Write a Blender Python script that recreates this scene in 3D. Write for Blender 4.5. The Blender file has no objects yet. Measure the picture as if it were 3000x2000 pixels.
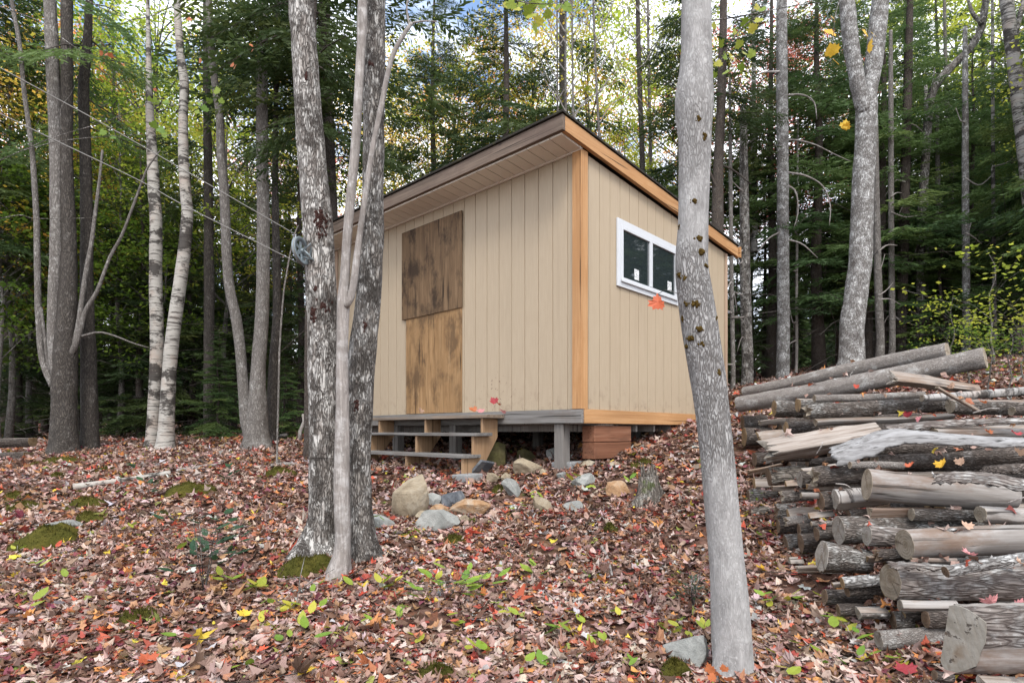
import bpy, math, random
import numpy as np
from mathutils import Vector, Matrix
R = random.Random(7)
NR = np.random.default_rng(11)
S = bpy.context.scene
COL = S.collection
F = 1690.0      # focal length in photo pixels (photo is 3000 wide)
HY = 1263.0     # horizon row
E = 1.5         # eye height
TAU = math.tau

def P(px, py, d):
    return Vector(((px - 1500) / F * d, d, E + (HY - py) / F * d))

# ------------------------------------------------------------------ materials
def new_mat(name):
    m = bpy.data.materials.new(name)
    m.use_nodes = True
    nt = m.node_tree
    nt.nodes.clear()
    return m, nt, nt.nodes, nt.links

class NB:
    """small node-building helper"""
    def __init__(s, name):
        s.m, s.nt, s.n, s.l = new_mat(name)
    def node(s, t, **k):
        x = s.n.new(t)
        for a, b in k.items():
            if a.startswith('i_'):
                x.inputs[a[2:].replace('_', ' ')].default_value = b
            else:
                setattr(x, a, b)
        return x
    def link(s, a, b):
        s.l.new(a, b)
    def coord(s, scale=(1, 1, 1), kind='Object', rand=True):
        tc = s.node('ShaderNodeTexCoord')
        mp = s.node('ShaderNodeMapping')
        mp.inputs['Scale'].default_value = scale
        s.link(tc.outputs[kind], mp.inputs['Vector'])
        if rand:
            oi = s.node('ShaderNodeObjectInfo')
            mu = s.node('ShaderNodeMath', operation='MULTIPLY')
            mu.inputs[1].default_value = 37.0
            s.link(oi.outputs['Random'], mu.inputs[0])
            s.link(mu.outputs[0], mp.inputs['Location'])
        return mp.outputs['Vector']
    def noise(s, vec, scale, detail=5, rough=.6, dist=0.0):
        x = s.node('ShaderNodeTexNoise')
        x.inputs['Scale'].default_value = scale
        x.inputs['Detail'].default_value = detail
        x.inputs['Roughness'].default_value = rough
        x.inputs['Distortion'].default_value = dist
        s.link(vec, x.inputs['Vector'])
        return x.outputs['Fac']
    def voro(s, vec, scale, feature='DISTANCE_TO_EDGE', out='Distance'):
        x = s.node('ShaderNodeTexVoronoi', feature=feature)
        x.inputs['Scale'].default_value = scale
        s.link(vec, x.inputs['Vector'])
        return x.outputs[out]
    def ramp(s, fac, stops, interp='LINEAR'):
        x = s.node('ShaderNodeValToRGB')
        x.color_ramp.interpolation = interp
        el = x.color_ramp.elements
        while len(el) < len(stops):
            el.new(.5)
        for e, (p, c) in zip(el, stops):
            e.position = p
            e.color = (c, c, c, 1) if isinstance(c, (int, float)) else (*c, 1)
        s.link(fac, x.inputs['Fac'])
        return x.outputs['Color']
    def mix(s, fac, a, b, blend='MIX'):
        x = s.node('ShaderNodeMix', data_type='RGBA', blend_type=blend)
        for sock, v in ((x.inputs[0], fac), (x.inputs[6], a), (x.inputs[7], b)):
            if isinstance(v, (int, float)):
                sock.default_value = v if sock.type == 'VALUE' else (v, v, v, 1)
            elif isinstance(v, tuple):
                sock.default_value = (*v, 1)
            else:
                s.link(v, sock)
        return x.outputs[2]
    def math(s, op, a, b=0.0):
        x = s.node('ShaderNodeMath', operation=op)
        for i, v in ((0, a), (1, b)):
            if isinstance(v, (int, float)):
                x.inputs[i].default_value = v
            else:
                s.link(v, x.inputs[i])
        return x.outputs[0]
    def vary(s, col, amt=.25):
        oi = s.node('ShaderNodeObjectInfo')
        v = s.math('MULTIPLY_ADD', oi.outputs['Random'], amt)
        v.node.inputs[2].default_value = 1 - amt / 2
        h = s.node('ShaderNodeHueSaturation')
        s.link(v, h.inputs['Value'])
        s.link(col, h.inputs['Color'])
        return h.outputs['Color']
    def bump(s, h, strength=.5, dist=.01):
        b = s.node('ShaderNodeBump')
        b.inputs['Strength'].default_value = strength
        b.inputs['Distance'].default_value = dist
        s.link(h, b.inputs['Height'])
        return b.outputs['Normal']
    def out(s, col, rough=.8, normal=None, spec=.25, metal=0.0):
        p = s.node('ShaderNodeBsdfPrincipled')
        if isinstance(col, tuple):
            p.inputs['Base Color'].default_value = (*[q * KK for q in col], 1)
        else:
            s.link(s.mix(1.0, col, KK, 'MULTIPLY'), p.inputs['Base Color'])
        if isinstance(rough, (int, float)):
            p.inputs['Roughness'].default_value = rough
        else:
            s.link(rough, p.inputs['Roughness'])
        p.inputs['Specular IOR Level'].default_value = spec
        p.inputs['Metallic'].default_value = metal
        if normal is not None:
            s.link(normal, p.inputs['Normal'])
        o = s.node('ShaderNodeOutputMaterial')
        s.link(p.outputs[0], o.inputs['Surface'])
        return s.m

def bark(name, base, dark, light, scale=26, stretch=.22, crack=1.0, lichen=.5, zones=False, bumpd=.012, moss=0.0, wide=.24, zr=None, patchy=0.0):
    b = NB(name)
    v = b.coord((1, 1, stretch))
    w = b.coord((1, 1, 1))
    n1 = b.noise(v, scale * .55, 6, .65, .6)
    wob = b.node('ShaderNodeVectorMath', operation='ADD')
    sc = b.node('ShaderNodeVectorMath', operation='SCALE'); sc.inputs['Scale'].default_value = .10
    nz = b.node('ShaderNodeTexNoise'); nz.inputs['Scale'].default_value = scale * .5; b.link(v, nz.inputs['Vector'])
    b.link(nz.outputs['Color'], sc.inputs[0]); b.link(v, wob.inputs[0]); b.link(sc.outputs[0], wob.inputs[1])
    ed = b.voro(wob.outputs[0], scale)
    cr = b.ramp(ed, [(0.0, 0.0), (wide * .45, .5), (wide, 1.0)])
    if zones:
        zn = b.noise(b.coord((.5, .5, 1.1)), 1.7, 2, .5)
        zf = b.ramp(zn, [(.46, 0.0), (.56, 1.0)])
        cr = b.mix(zf, 1.0, cr)
    if zr:
        tz = b.node('ShaderNodeTexCoord'); sz = b.node('ShaderNodeSeparateXYZ'); b.link(tz.outputs['Object'], sz.inputs[0])
        zz = b.math('ADD', sz.outputs[2], b.math('MULTIPLY', b.noise(b.coord((1, 1, .5)), 7, 4), .7))
        zf = b.ramp(b.math('MULTIPLY', zz, .2), [(0.0, 0.0)] + [(q * .2, f) for q, f in zr])
        cr = b.mix(zf, 1.0, cr)
    if crack < 1:
        cr = b.mix(crack, 1.0, cr)
    base_c = b.mix(b.ramp(n1, [(.3, 0.0), (.7, 1.0)]), tuple(x * .78 for x in base), tuple(min(1, x * 1.12) for x in base))
    ln = b.noise(w, 9, 6, .7)
    lf = b.ramp(ln, [(.62 - .16 * lichen, 0.0), (.70 - .12 * lichen, min(1, lichen * 1.5))])
    c = b.mix(lf, base_c, light)
    if patchy:
        pv = b.coord((1, 1, .45))
        c0 = b.noise(pv, 8, 6, .7)
        base_c = b.mix(b.ramp(c0, [(.47, 0.0), (.53, patchy)]), base_c, tuple(q * .28 for q in base))
        c1 = b.noise(b.coord((1, 1, .6)), 11, 6, .72)
        c = b.mix(lf, base_c, light)
        c = b.mix(b.ramp(c1, [(.52, 0.0), (.57, patchy)]), c, light)
    spk = b.noise(w, 75, 3, .6)
    c = b.mix(b.ramp(spk, [(.60, 0.0), (.72, .45)]), c, tuple(min(.75, x * 1.3) for x in light))
    c = b.mix(cr, dark, c)
    dk = b.noise(b.coord((1, 1, .6)), 3.1, 4, .6)
    c = b.mix(b.ramp(dk, [(.62, 0.0), (.72, .55)]), c, dark)
    if moss:
        mn = b.noise(w, 6, 5, .65)
        c = b.mix(b.ramp(mn, [(.66 - .2 * moss, 0.0), (.74 - .2 * moss, .8)]), c, (.055, .075, .018))
    c = b.vary(c, .22)
    hgt = b.math('ADD', b.math('MULTIPLY', cr, .7), b.math('MULTIPLY', n1, .6))
    return b.out(c, .88, b.bump(hgt, .9, bumpd), .15)

def birch_mat(name, base=(.41, .39, .355)):
    b = NB(name)
    h = b.coord((.9, .9, 9))
    n = b.noise(h, 4.2, 5, .65)
    len_ = b.ramp(n, [(.54, 0.0), (.60, .85)])
    w = b.coord()
    c = b.mix(b.ramp(b.noise(b.coord((1, 1, 3)), 5, 5, .6), [(.3, 0.0), (.7, 1.0)]), tuple(x * .72 for x in base), base)
    c = b.mix(b.ramp(b.noise(w, 4, 4, .6), [(.48, 0.0), (.72, .55)]), c, (.34, .25, .20))
    c = b.mix(len_, c, (.05, .04, .035))
    blk = b.noise(b.coord((1, 1, 1.6)), 2.4, 5, .7)
    c = b.mix(b.ramp(blk, [(.51, 0.0), (.57, .9)]), c, (.03, .025, .022))
    c = b.vary(c, .2)
    return b.out(c, .7, b.bump(b.math('ADD', n, b.noise(w, 30, 4)), .5, .006), .2)

def wood(name, c1, c2, c3, sx=30, sz=1.2, knots=True, rough=.75, amt=.2, stain=None, stain_amt=.5, axis='Z'):
    """streaky timber, grain along the local axis"""
    b = NB(name)
    sc = {'Z': (1, 1, sz / 30), 'X': (sz / 30, 1, 1), 'Y': (1, sz / 30, 1)}[axis]
    v = b.coord(sc)
    n = b.noise(v, sx, 6, .65, .8)
    c = b.ramp(n, [(.28, c1), (.5, c2), (.72, c3)])
    lo = b.noise(b.coord(tuple(.25 + .75 * q for q in sc)), 3.5, 4, .6)
    c = b.mix(b.ramp(lo, [(.35, .0), (.7, .6)]), c, tuple(q * .72 for q in c2))
    if knots:
        kd = b.voro(b.coord(tuple(.35 if q < .5 else 1 for q in sc)), 5.5, 'F1')
        c = b.mix(b.ramp(kd, [(.035, .85), (.075, 0.0)]), c, tuple(q * .3 for q in c1))
    if stain:
        sn = b.noise(b.coord(tuple(.5 + .5 * q for q in sc)), 3.4, 7, .68)
        c = b.mix(b.ramp(sn, [(.49, 0.0), (.62, stain_amt)]), c, stain)
    crk = b.noise(b.coord(tuple(q * .6 if q < .5 else q for q in sc)), sx * 1.3, 3, .5)
    c = b.mix(b.ramp(crk, [(.31, .9), (.38, 0.0)]), c, tuple(q * .2 for q in c1))
    c = b.vary(c, amt)
    return b.out(c, rough, b.bump(b.math('ADD', n, crk), .5, .004), .2)

def endgrain(name, base=(.31, .265, .21), dark=(.10, .075, .055)):
    b = NB(name)
    tc = b.node('ShaderNodeTexCoord')
    sp = b.node('ShaderNodeSeparateXYZ'); b.link(tc.outputs['Object'], sp.inputs[0])
    v = b.coord((1, 1, .1))
    nz = b.noise(v, 14, 4)
    r = b.math('SQRT', b.math('ADD', b.math('MULTIPLY', sp.outputs[0], sp.outputs[0]), b.math('MULTIPLY', sp.outputs[1], sp.outputs[1])))
    rr = b.math('ADD', r, b.math('MULTIPLY', nz, .02))
    ring = b.math('SINE', b.math('MULTIPLY', rr, 420.0))
    an = b.math('ARCTAN2', sp.outputs[1], sp.outputs[0])
    cmb = b.node('ShaderNodeCombineXYZ'); b.link(an, cmb.inputs[0]); b.link(b.math('MULTIPLY', r, 2.0), cmb.inputs[1])
    oi = b.node('ShaderNodeObjectInfo'); b.link(b.math('MULTIPLY', oi.outputs['Random'], 50.0), cmb.inputs[2])
    rad = b.noise(cmb.outputs[0], 1.5, 3, .5)
    c = b.mix(b.ramp(ring, [(.2, 0.0), (.9, .25)]), base, tuple(q * .7 for q in base))
    bl = b.noise(b.coord(), 17, 4, .65)
    c = b.mix(b.ramp(bl, [(.43, 0.0), (.66, .85)]), c, (base[0] * .55, base[1] * .5, base[2] * .42))
    c = b.mix(b.ramp(rad, [(.35, .9), (.40, 0.0)]), c, dark)
    c = b.mix(b.ramp(b.math('MULTIPLY', rr, 8.0), [(.10, .6), (.30, 0.0), (.9, 0.0)]), c, (base[0] * .5, base[1] * .42, base[2] * .34))
    saw = b.noise(b.coord((.25, 1, 1)), 30, 4, .6)
    c = b.mix(b.ramp(saw, [(.36, .55), (.5, 0.0)]), c, tuple(q * .55 for q in base))
    c = b.vary(c, .35)
    return b.out(c, .85, b.bump(b.math('ADD', ring, rad), .25, .004), .15)

def leafmat(name, cols, trans=.45, attr=None, rough=.55, cut=None):
    b = NB(name)
    if attr:
        a = b.node('ShaderNodeVertexColor', layer_name=attr)
        c = a.outputs['Color']
    else:
        a = b.node('ShaderNodeVertexColor', layer_name='rnd')
        sp = b.node('ShaderNodeSeparateColor'); b.link(a.outputs['Color'], sp.inputs[0])
        c = b.ramp(sp.outputs[0], [(i / max(1, len(cols) - 1), q) for i, q in enumerate(cols)])
        c = b.vary(c, .3)
    nv = b.noise(b.coord(rand=False), 60, 3)
    c = b.mix(b.ramp(nv, [(.35, .25), (.65, 0.0)]), c, b.mix(1.0, c, (.55, .5, .45), 'MULTIPLY'))
    p = b.node('ShaderNodeBsdfPrincipled'); b.link(c, p.inputs['Base Color'])
    p.inputs['Roughness'].default_value = rough; p.inputs['Specular IOR Level'].default_value = .25
    t = b.node('ShaderNodeBsdfTranslucent'); b.link(c, t.inputs['Color'])
    mx = b.node('ShaderNodeMixShader'); mx.inputs[0].default_value = trans
    b.link(p.outputs[0], mx.inputs[1]); b.link(t.outputs[0], mx.inputs[2])
    o = b.node('ShaderNodeOutputMaterial'); b.link(mx.outputs[0], o.inputs['Surface'])
    return b.m

KK = .84      # overall reflectance of everything but leaves
M = {}
M['rough'] = bark('bark_rough', (.32, .29, .265), (.062, .052, .045), (.58, .56, .53), 44, .22, .85, .8, bumpd=.018, wide=.22, patchy=.9)
M['rough_dark'] = bark('bark_rough_dark', (.27, .245, .22), (.045, .038, .034), (.48, .465, .44), 44, .24, .85, .6, bumpd=.018, wide=.26, patchy=.9)
M['smooth'] = bark('bark_smooth_pale', (.36, .352, .345), (.07, .06, .055), (.50, .50, .49), 60, .24, .9, .3, bumpd=.008, wide=.26, zr=[(.4, .22), (1.25, .3), (1.5, .9), (2.3, .9), (2.5, .25), (2.75, .35), (2.95, .7), (3.2, .45), (3.75, .15)], patchy=.2)
M['dead'] = bark('bark_dead_grey', (.31, .28, .26), (.10, .085, .075), (.43, .41, .395), 40, .10, .4, .6, bumpd=.004, patchy=.25)
M['grey'] = bark('bark_grey', (.20, .185, .17), (.06, .05, .045), (.36, .35, .33), 40, .3, .7, .5)
M['greydark'] = bark('bark_grey_brown', (.092, .08, .07), (.025, .022, .02), (.20, .185, .17), 40, .3, .8, .45)
M['spruce'] = bark('bark_spruce', (.105, .085, .072), (.03, .025, .022), (.20, .19, .18), 46, .5, .8, .4)
M['birch'] = birch_mat('bark_birch')
M['birchgrey'] = birch_mat('bark_birch_grey', (.36, .345, .33))
M['lichen'] = bark('bark_lichen', (.235, .225, .215), (.06, .05, .045), (.50, .50, .49), 40, .4, .8, 1.0)
M['logbark'] = bark('log_bark', (.215, .185, .165), (.045, .036, .03), (.42, .41, .39), 62, .24, .9, .8, wide=.34)
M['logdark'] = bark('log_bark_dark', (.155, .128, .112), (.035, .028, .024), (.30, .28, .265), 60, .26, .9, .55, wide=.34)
M['logspruce'] = bark('log_bark_smooth', (.265, .24, .22), (.09, .07, .06), (.42, .41, .39), 60, .6, .45, .6)
M['logmoss'] = bark('log_bark_moss', (.20, .175, .15), (.04, .033, .028), (.38, .37, .34), 34, .3, .9, .6, moss=.3)
M['bare'] = wood('log_bare', (.12, .095, .08), (.30, .275, .255), (.47, .45, .435), 30, 2.2, True, .75, .3, (.17, .105, .07), .75)
M['split'] = wood('log_split', (.14, .105, .08), (.31, .265, .23), (.45, .42, .39), 40, 2.0, False, .8, .3, (.20, .12, .07), .7)
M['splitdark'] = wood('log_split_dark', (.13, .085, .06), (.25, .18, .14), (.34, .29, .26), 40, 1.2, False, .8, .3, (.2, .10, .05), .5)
M['peel'] = bark('log_peeling', (.25, .22, .20), (.06, .045, .04), (.42, .415, .40), 40, .2, .85, .85, wide=.3)
M['slab'] = wood('bark_slab', (.06, .055, .05), (.26, .255, .255), (.40, .40, .405), 44, 2.5, False, .85, .15)
M['end'] = endgrain('log_end')
M['endtan'] = endgrain('log_end_tan', (.29, .205, .12))
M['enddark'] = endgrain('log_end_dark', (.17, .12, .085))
M['endgrey'] = endgrain('log_end_grey', (.32, .295, .265))
b = NB('great_log_face'); v = b.coord((1, 1, 1), rand=False); n1 = b.noise(v, 9, 6, .65); n2 = b.noise(b.coord((1, .12, 1), rand=False), 60, 4, .6); n3 = b.noise(b.coord((.2, 1, 1), rand=False), 26, 5, .7)
c = b.mix(b.ramp(n1, [(.35, 0.0), (.65, 1.0)]), (.17, .155, .13), (.30, .285, .255))
c = b.mix(b.ramp(n2, [(.35, .5), (.55, 0.0)]), c, (.22, .195, .16))
c = b.mix(b.ramp(n3, [(.595, 0.0), (.63, .9)]), c, (.05, .04, .035))
c = b.mix(b.ramp(b.noise(v, 5, 3), [(.58, 0.0), (.66, .8)]), c, (.13, .085, .05))
M['endgreat'] = b.out(c, .85, b.bump(b.math('ADD', n1, n2), .5, .008), .15)

# ------------------------------------------------------------------ object helpers
def tag(o, label=None, cat=None, group=None, kind=None):
    if label: o['label'] = label
    if cat: o['category'] = cat
    if group: o['group'] = group
    if kind: o['kind'] = kind
    return o

def empty(name, loc=(0, 0, 0), label=None, cat=None, group=None, rot=None):
    o = bpy.data.objects.new(name, None)
    o.empty_display_size = .1
    COL.objects.link(o); o.location = loc
    if rot is not None: o.rotation_euler = rot
    return tag(o, label, cat, group)

def link(name, me, parent=None, world=False):
    o = bpy.data.objects.new(name, me)
    COL.objects.link(o)
    if parent is not None:
        o.parent = parent
    return o

class MB:
    def __init__(s):
        s.v = []; s.f = []; s.mi = []; s.sm = []
    def add(s, verts, faces, mi=0, smooth=False):
        k = len(s.v)
        s.v.extend([tuple(q) for q in verts])
        for f in faces:
            s.f.append(tuple(i + k for i in f)); s.mi.append(mi); s.sm.append(smooth)
        return s
    def box(s, lo, hi, mi=0, mat=None):
        x0, y0, z0 = lo; x1, y1, z1 = hi
        vs = [Vector(q) for q in ((x0,y0,z0),(x1,y0,z0),(x1,y1,z0),(x0,y1,z0),(x0,y0,z1),(x1,y0,z1),(x1,y1,z1),(x0,y1,z1))]
        if mat is not None: vs = [mat @ q for q in vs]
        return s.add(vs, ((0,3,2,1),(4,5,6,7),(0,1,5,4),(1,2,6,5),(2,3,7,6),(3,0,4,7)), mi)
    def tube(s, pts, rad, segs=10, mi=0, cap=True, wob=0.0, seed=0, lobes=None):
        pts = [Vector(p) for p in pts]
        n = len(pts); rg = random.Random(seed)
        ph = [rg.uniform(0, TAU) for _ in range(8)]
        vs = []
        up = Vector((0, 1, 0))
        for i, p in enumerate(pts):
            t = (pts[min(i + 1, n - 1)] - pts[max(i - 1, 0)]).normalized()
            if abs(t.dot(up)) > .95: up = Vector((1, 0, 0))
            a = t.cross(up).normalized(); b_ = a.cross(t).normalized(); 
            up = b_
            r = rad[i]
            for k in range(segs):
                th = TAU * k / segs
                rr = r
                if wob:
                    z = i * .9
                    rr *= 1 + wob * (.5 * math.sin(2 * th + ph[0] + z * .21) + .35 * math.sin(3 * th + ph[1] - z * .37) + .3 * math.sin(5 * th + ph[2] + z * .9) + .25 * math.sin(8 * th + ph[3] + 1.7 * z) + .25 * math.sin(13 * th + ph[5] - .8 * z) + .3 * math.sin(z * 1.1 + ph[4]))
                if lobes and lobes[i]:
                    rr *= 1 + lobes[i] * (max(0, math.sin(2.5 * th + ph[6])) + .7 * max(0, math.sin(4 * th + ph[7])))
                vs.append(p + (a * math.cos(th) + b_ * math.sin(th)) * rr)
        fs = []
        for i in range(n - 1):
            for k in range(segs):
                k2 = (k + 1) % segs
                fs.append((i * segs + k, i * segs + k2, (i + 1) * segs + k2, (i + 1) * segs + k))
        if cap:
            fs.append(tuple(reversed(range(segs)))); fs.append(tuple((n - 1) * segs + k for k in range(segs)))
        # orient outward
        return s.add(vs, [tuple(reversed(f)) for f in fs], mi, True)
    def mesh(s, name, mats):
        me = bpy.data.meshes.new(name)
        me.from_pydata(s.v, [], s.f)
        for m in mats: me.materials.append(m)
        if len(mats) > 1: me.polygons.foreach_set('material_index', s.mi)
        me.polygons.foreach_set('use_smooth', s.sm)
        me.update()
        return me
    def obj(s, name, mats, parent=None):
        if not isinstance(mats, (list, tuple)): mats = [mats]
        return link(name, s.mesh(name, mats), parent)

def fast_mesh(name, verts, nverts_per_face, mats, rnd=None, col=None, smooth=False):
    """verts (F*k,3) unshared, k-gons"""
    k = nverts_per_face
    verts = np.asarray(verts, dtype=np.float32).reshape(-1, 3)
    nv = len(verts); nf = nv // k
    me = bpy.data.meshes.new(name)
    me.vertices.add(nv); me.vertices.foreach_set('co', verts.ravel())
    me.loops.add(nv); me.loops.foreach_set('vertex_index', np.arange(nv, dtype=np.int32))
    me.polygons.add(nf)
    me.polygons.foreach_set('loop_start', np.arange(0, nv, k, dtype=np.int32))
    if rnd is not None:
        a = me.color_attributes.new('rnd', 'FLOAT_COLOR', 'POINT')
        q = np.ones((nv, 4), np.float32); q[:, :3] = np.repeat(rnd, nv // len(rnd))[:, None]
        a.data.foreach_set('color', q.ravel())
    if col is not None:
        a = me.color_attributes.new('col', 'FLOAT_COLOR', 'POINT')
        q = np.ones((nv, 4), np.float32); q[:, :3] = np.repeat(col, nv // len(col), axis=0)
        a.data.foreach_set('color', q.ravel())
    if smooth: me.polygons.foreach_set('use_smooth', np.ones(nf, bool))
    for m in mats: me.materials.append(m)
    me.update(calc_edges=True)
    return me

def spline(pts, n):
    """Catmull-Rom through tuples"""
    A = [np.array(p, float) for p in pts]
    A = [2 * A[0] - A[1]] + A + [2 * A[-1] - A[-2]]
    out = []
    m = len(A) - 3
    for i in range(n):
        u = i / (n - 1) * m; k = min(int(u), m - 1); t = u - k
        a, b, c, d = A[k:k + 4]
        out.append(.5 * (2 * b + (c - a) * t + (2 * a - 5 * b + 4 * c - d) * t * t + (3 * b - a - 3 * c + d) * t ** 3))
    return out

# ------------------------------------------------------------------ terrain
# (x, depth, metres below the eye)
CP = [(-6,0,1.65),(0,0,1.62),(5,0,1.45),(-4,2.8,1.25),(0,2.8,1.22),(1.1,2.82,1.21),(-5,4.4,.92),(-1.5,4.38,.905),(0,4.4,.90),(1.6,4.4,.84),
      (-6,6,.60),(-3,6,.58),(-.6,6.15,.58),(.5,6.1,.465),(.85,6.25,.365),(1.3,6.85,.25),(-8,8.3,.36),(-4.5,8.6,.31),(-6,9.2,.27),(-10,12,.2),
      (-2.9,9.3,.10),(-.9,7.6,.38),(2.48,7.95,-.12),(3.16,8.68,-.2),(.3,11.6,-.25),(-2,14,.0),(-8,16,.12),(-8,26,-.1),(-20,12,.3),(0,20,-.4),
      (1.75,2.75,1.07),(2.1,2.35,1.04),(2.0,3.1,.95),(1.9,4.5,.70),(2.45,6.0,.20),(2.6,6.7,.0),(4.3,11,-.8),(5.5,11.7,-1.05),(4.6,8.6,-.75),(5,6,-.1),(4,3.5,.72),
      (10,12,-1.5),(8,20,-1.8),(25,10,-2),(0,40,-1.2),(30,40,-3),(-30,40,-.6),(9,4,.1),(-.5,8.2,.38),(-.9,9.4,.24),(.7,8.0,.32),(.9,9.2,.14),(-.2,7.1,.44),(-1.9,8.2,.42)]
CPX = np.array([(a, b) for a, b, c in CP], float); CPH = np.array([c for a, b, c in CP], float)
def _phi(d2):
    return .5 * d2 * np.log(d2 + 1e-9)
def _tps():
    n = len(CPX)
    d2 = ((CPX[:, None] - CPX[None]) ** 2).sum(-1)
    K = _phi(d2) + np.eye(n) * .008
    Q = np.c_[np.ones(n), CPX]
    A = np.block([[K, Q], [Q.T, np.zeros((3, 3))]])
    return np.linalg.solve(A, np.r_[CPH, 0, 0, 0])
TW = _tps()
def ground(x, y, bumps=True):
    x = np.atleast_1d(np.asarray(x, float)); y = np.atleast_1d(np.asarray(y, float))
    xc = np.clip(x, -30, 30); yc = np.clip(y, -2, 42)
    d2 = (xc[..., None] - CPX[:, 0]) ** 2 + (yc[..., None] - CPX[:, 1]) ** 2
    h = _phi(d2) @ TW[:-3] + TW[-3] + TW[-2] * xc + TW[-1] * yc
    z = E - h
    if bumps:
        z = z + .018 * np.sin(x * 3.1 + 1.3 * np.sin(y * 1.7)) * np.sin(y * 2.7 + 1.1 * np.sin(x * 1.9)) + .012 * np.sin(x * 7.3 + y * 4.1) * np.sin(y * 6.1 - x * 2.2)
        far = np.clip((np.hypot(x, y) - 12) / 10, 0, 1)
        z = z + far * .12 * np.sin(x * .9 + .4 * y) * np.sin(y * .7 + 2)
    return z
def G(x, y):
    return float(ground(x, y)[0])
def gp(px, py, lo=1.5, hi=40):
    """where the view ray through a photo pixel meets the ground"""
    ds = np.linspace(lo, hi, 1500)
    xs = (px - 1500) / F * ds; zs = E + (HY - py) / F * ds
    g = ground(xs, ds)
    k = np.argmax(zs <= g)
    if zs[k] > g[k]: k = int(np.argmin(zs - g))
    return Vector((xs[k], ds[k], g[k]))

def warp(n, lo, hi, c, p=2.2):
    t = np.linspace(-1, 1, n)
    s = np.sign(t) * np.abs(t) ** p
    return np.where(s < 0, c + s * (c - lo), c + s * (hi - c))
gx = warp(261, -120, 120, 0); gy = warp(281, -60, 140, 5)
GX, GY = np.meshgrid(gx, gy)
GZ = ground(GX.ravel(), GY.ravel())
nx, ny = len(gx), len(gy)
idx = np.arange(nx * ny).reshape(ny, nx)
quads = np.stack([idx[:-1, :-1], idx[:-1, 1:], idx[1:, 1:], idx[1:, :-1]], -1).reshape(-1, 4)
me = bpy.data.meshes.new('ground')
me.from_pydata(np.c_[GX.ravel(), GY.ravel(), GZ].tolist(), [], quads.tolist())
me.polygons.foreach_set('use_smooth', np.ones(len(me.polygons), bool))
b = NB('forest_floor')
v = b.coord(rand=False)
n1 = b.noise(v, 9, 7, .7); n2 = b.noise(v, 1.1, 4, .6)
vc = b.voro(v, 22, 'F1', 'Color')
sp = b.node('ShaderNodeSeparateColor'); b.link(vc, sp.inputs[0])
c = b.ramp(sp.outputs[0], [(0.0, (.05, .028, .02)), (.3, (.13, .07, .05)), (.55, (.22, .13, .105)), (.8, (.09, .042, .03)), (1.0, (.24, .10, .06))])
c = b.mix(b.ramp(n1, [(.35, .8), (.65, 0.0)]), c, (.06, .035, .025))
c = b.mix(b.ramp(n2, [(.55, 0.0), (.68, .5)]), c, (.07, .075, .02))
me.materials.append(b.out(c, .9, b.bump(n1, .8, .03), .1))
tag(link('ground', me), kind='structure')

# ------------------------------------------------------------------ leaf shapes
def maple_outline():
    half = [(0, -.42), (.10, -.36), (.32, -.43), (.33, -.27), (.54, -.17), (.45, -.02), (.53, .16), (.34, .12), (.26, .18), (.25, .37), (.12, .34), (0, .58)]
    return np.array(half + [(-x, y) for x, y in reversed(half[1:-1])])
def maple_simple():
    half = [(0, -.35), (.33, -.36), (.40, -.05), (.52, .14), (.20, .16), (0, .58)]
    return np.array(half + [(-x, y) for x, y in reversed(half[1:-1])])
def oval_outline():
    return np.array([(0, -.5), (.2, -.33), (.27, -.05), (.2, .25), (0, .55), (-.2, .25), (-.27, -.05), (-.2, -.33)])

def scatter_leaves(pos, size, outline, curl, tilt, rng):
    """(n,3) positions -> triangles (n*m*3,3): fan-built curled leaves"""
    n = len(pos); m = len(outline)
    u = np.broadcast_to(outline[:, 0], (n, m)) * rng.uniform(.75, 1.1, (n, 1)); w = np.broadcast_to(outline[:, 1], (n, m))
    a = rng.normal(0, curl, (n, 1)); bb = rng.normal(0, curl, (n, 1)); cc = rng.normal(0, curl, (n, 1))
    z = a * u * u * 1.6 + bb * w * w * 1.6 + cc * u * w * 1.5 + rng.normal(0, curl * .07, (n, m))
    pts = np.stack([u, w, z], -1)
    cen = np.stack([np.zeros(n), np.zeros(n), rng.normal(0, curl * .06, n)], -1)[:, None]
    nxt = np.roll(pts, -1, axis=1)
    tri = np.stack([np.broadcast_to(cen, pts.shape), pts, nxt], 2)      # n,m,3,3
    yaw = rng.uniform(0, TAU, n); tx = rng.normal(0, tilt, n); ty = rng.normal(0, tilt, n)
    cy, sy = np.cos(yaw), np.sin(yaw)
    Rz = np.zeros((n, 3, 3)); Rz[:, 0, 0] = cy; Rz[:, 0, 1] = -sy; Rz[:, 1, 0] = sy; Rz[:, 1, 1] = cy; Rz[:, 2, 2] = 1
    Rx = np.zeros((n, 3, 3)); Rx[:, 0, 0] = 1; Rx[:, 1, 1] = np.cos(tx); Rx[:, 1, 2] = -np.sin(tx); Rx[:, 2, 1] = np.sin(tx); Rx[:, 2, 2] = np.cos(tx)
    Ry = np.zeros((n, 3, 3)); Ry[:, 1, 1] = 1; Ry[:, 0, 0] = np.cos(ty); Ry[:, 0, 2] = np.sin(ty); Ry[:, 2, 0] = -np.sin(ty); Ry[:, 2, 2] = np.cos(ty)
    Rm = Rx @ Ry @ Rz
    tri = np.einsum('nij,nmkj->nmki', Rm, tri) * size[:, None, None, None] + pos[:, None, None, :]
    return tri.reshape(-1, 3)

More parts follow.
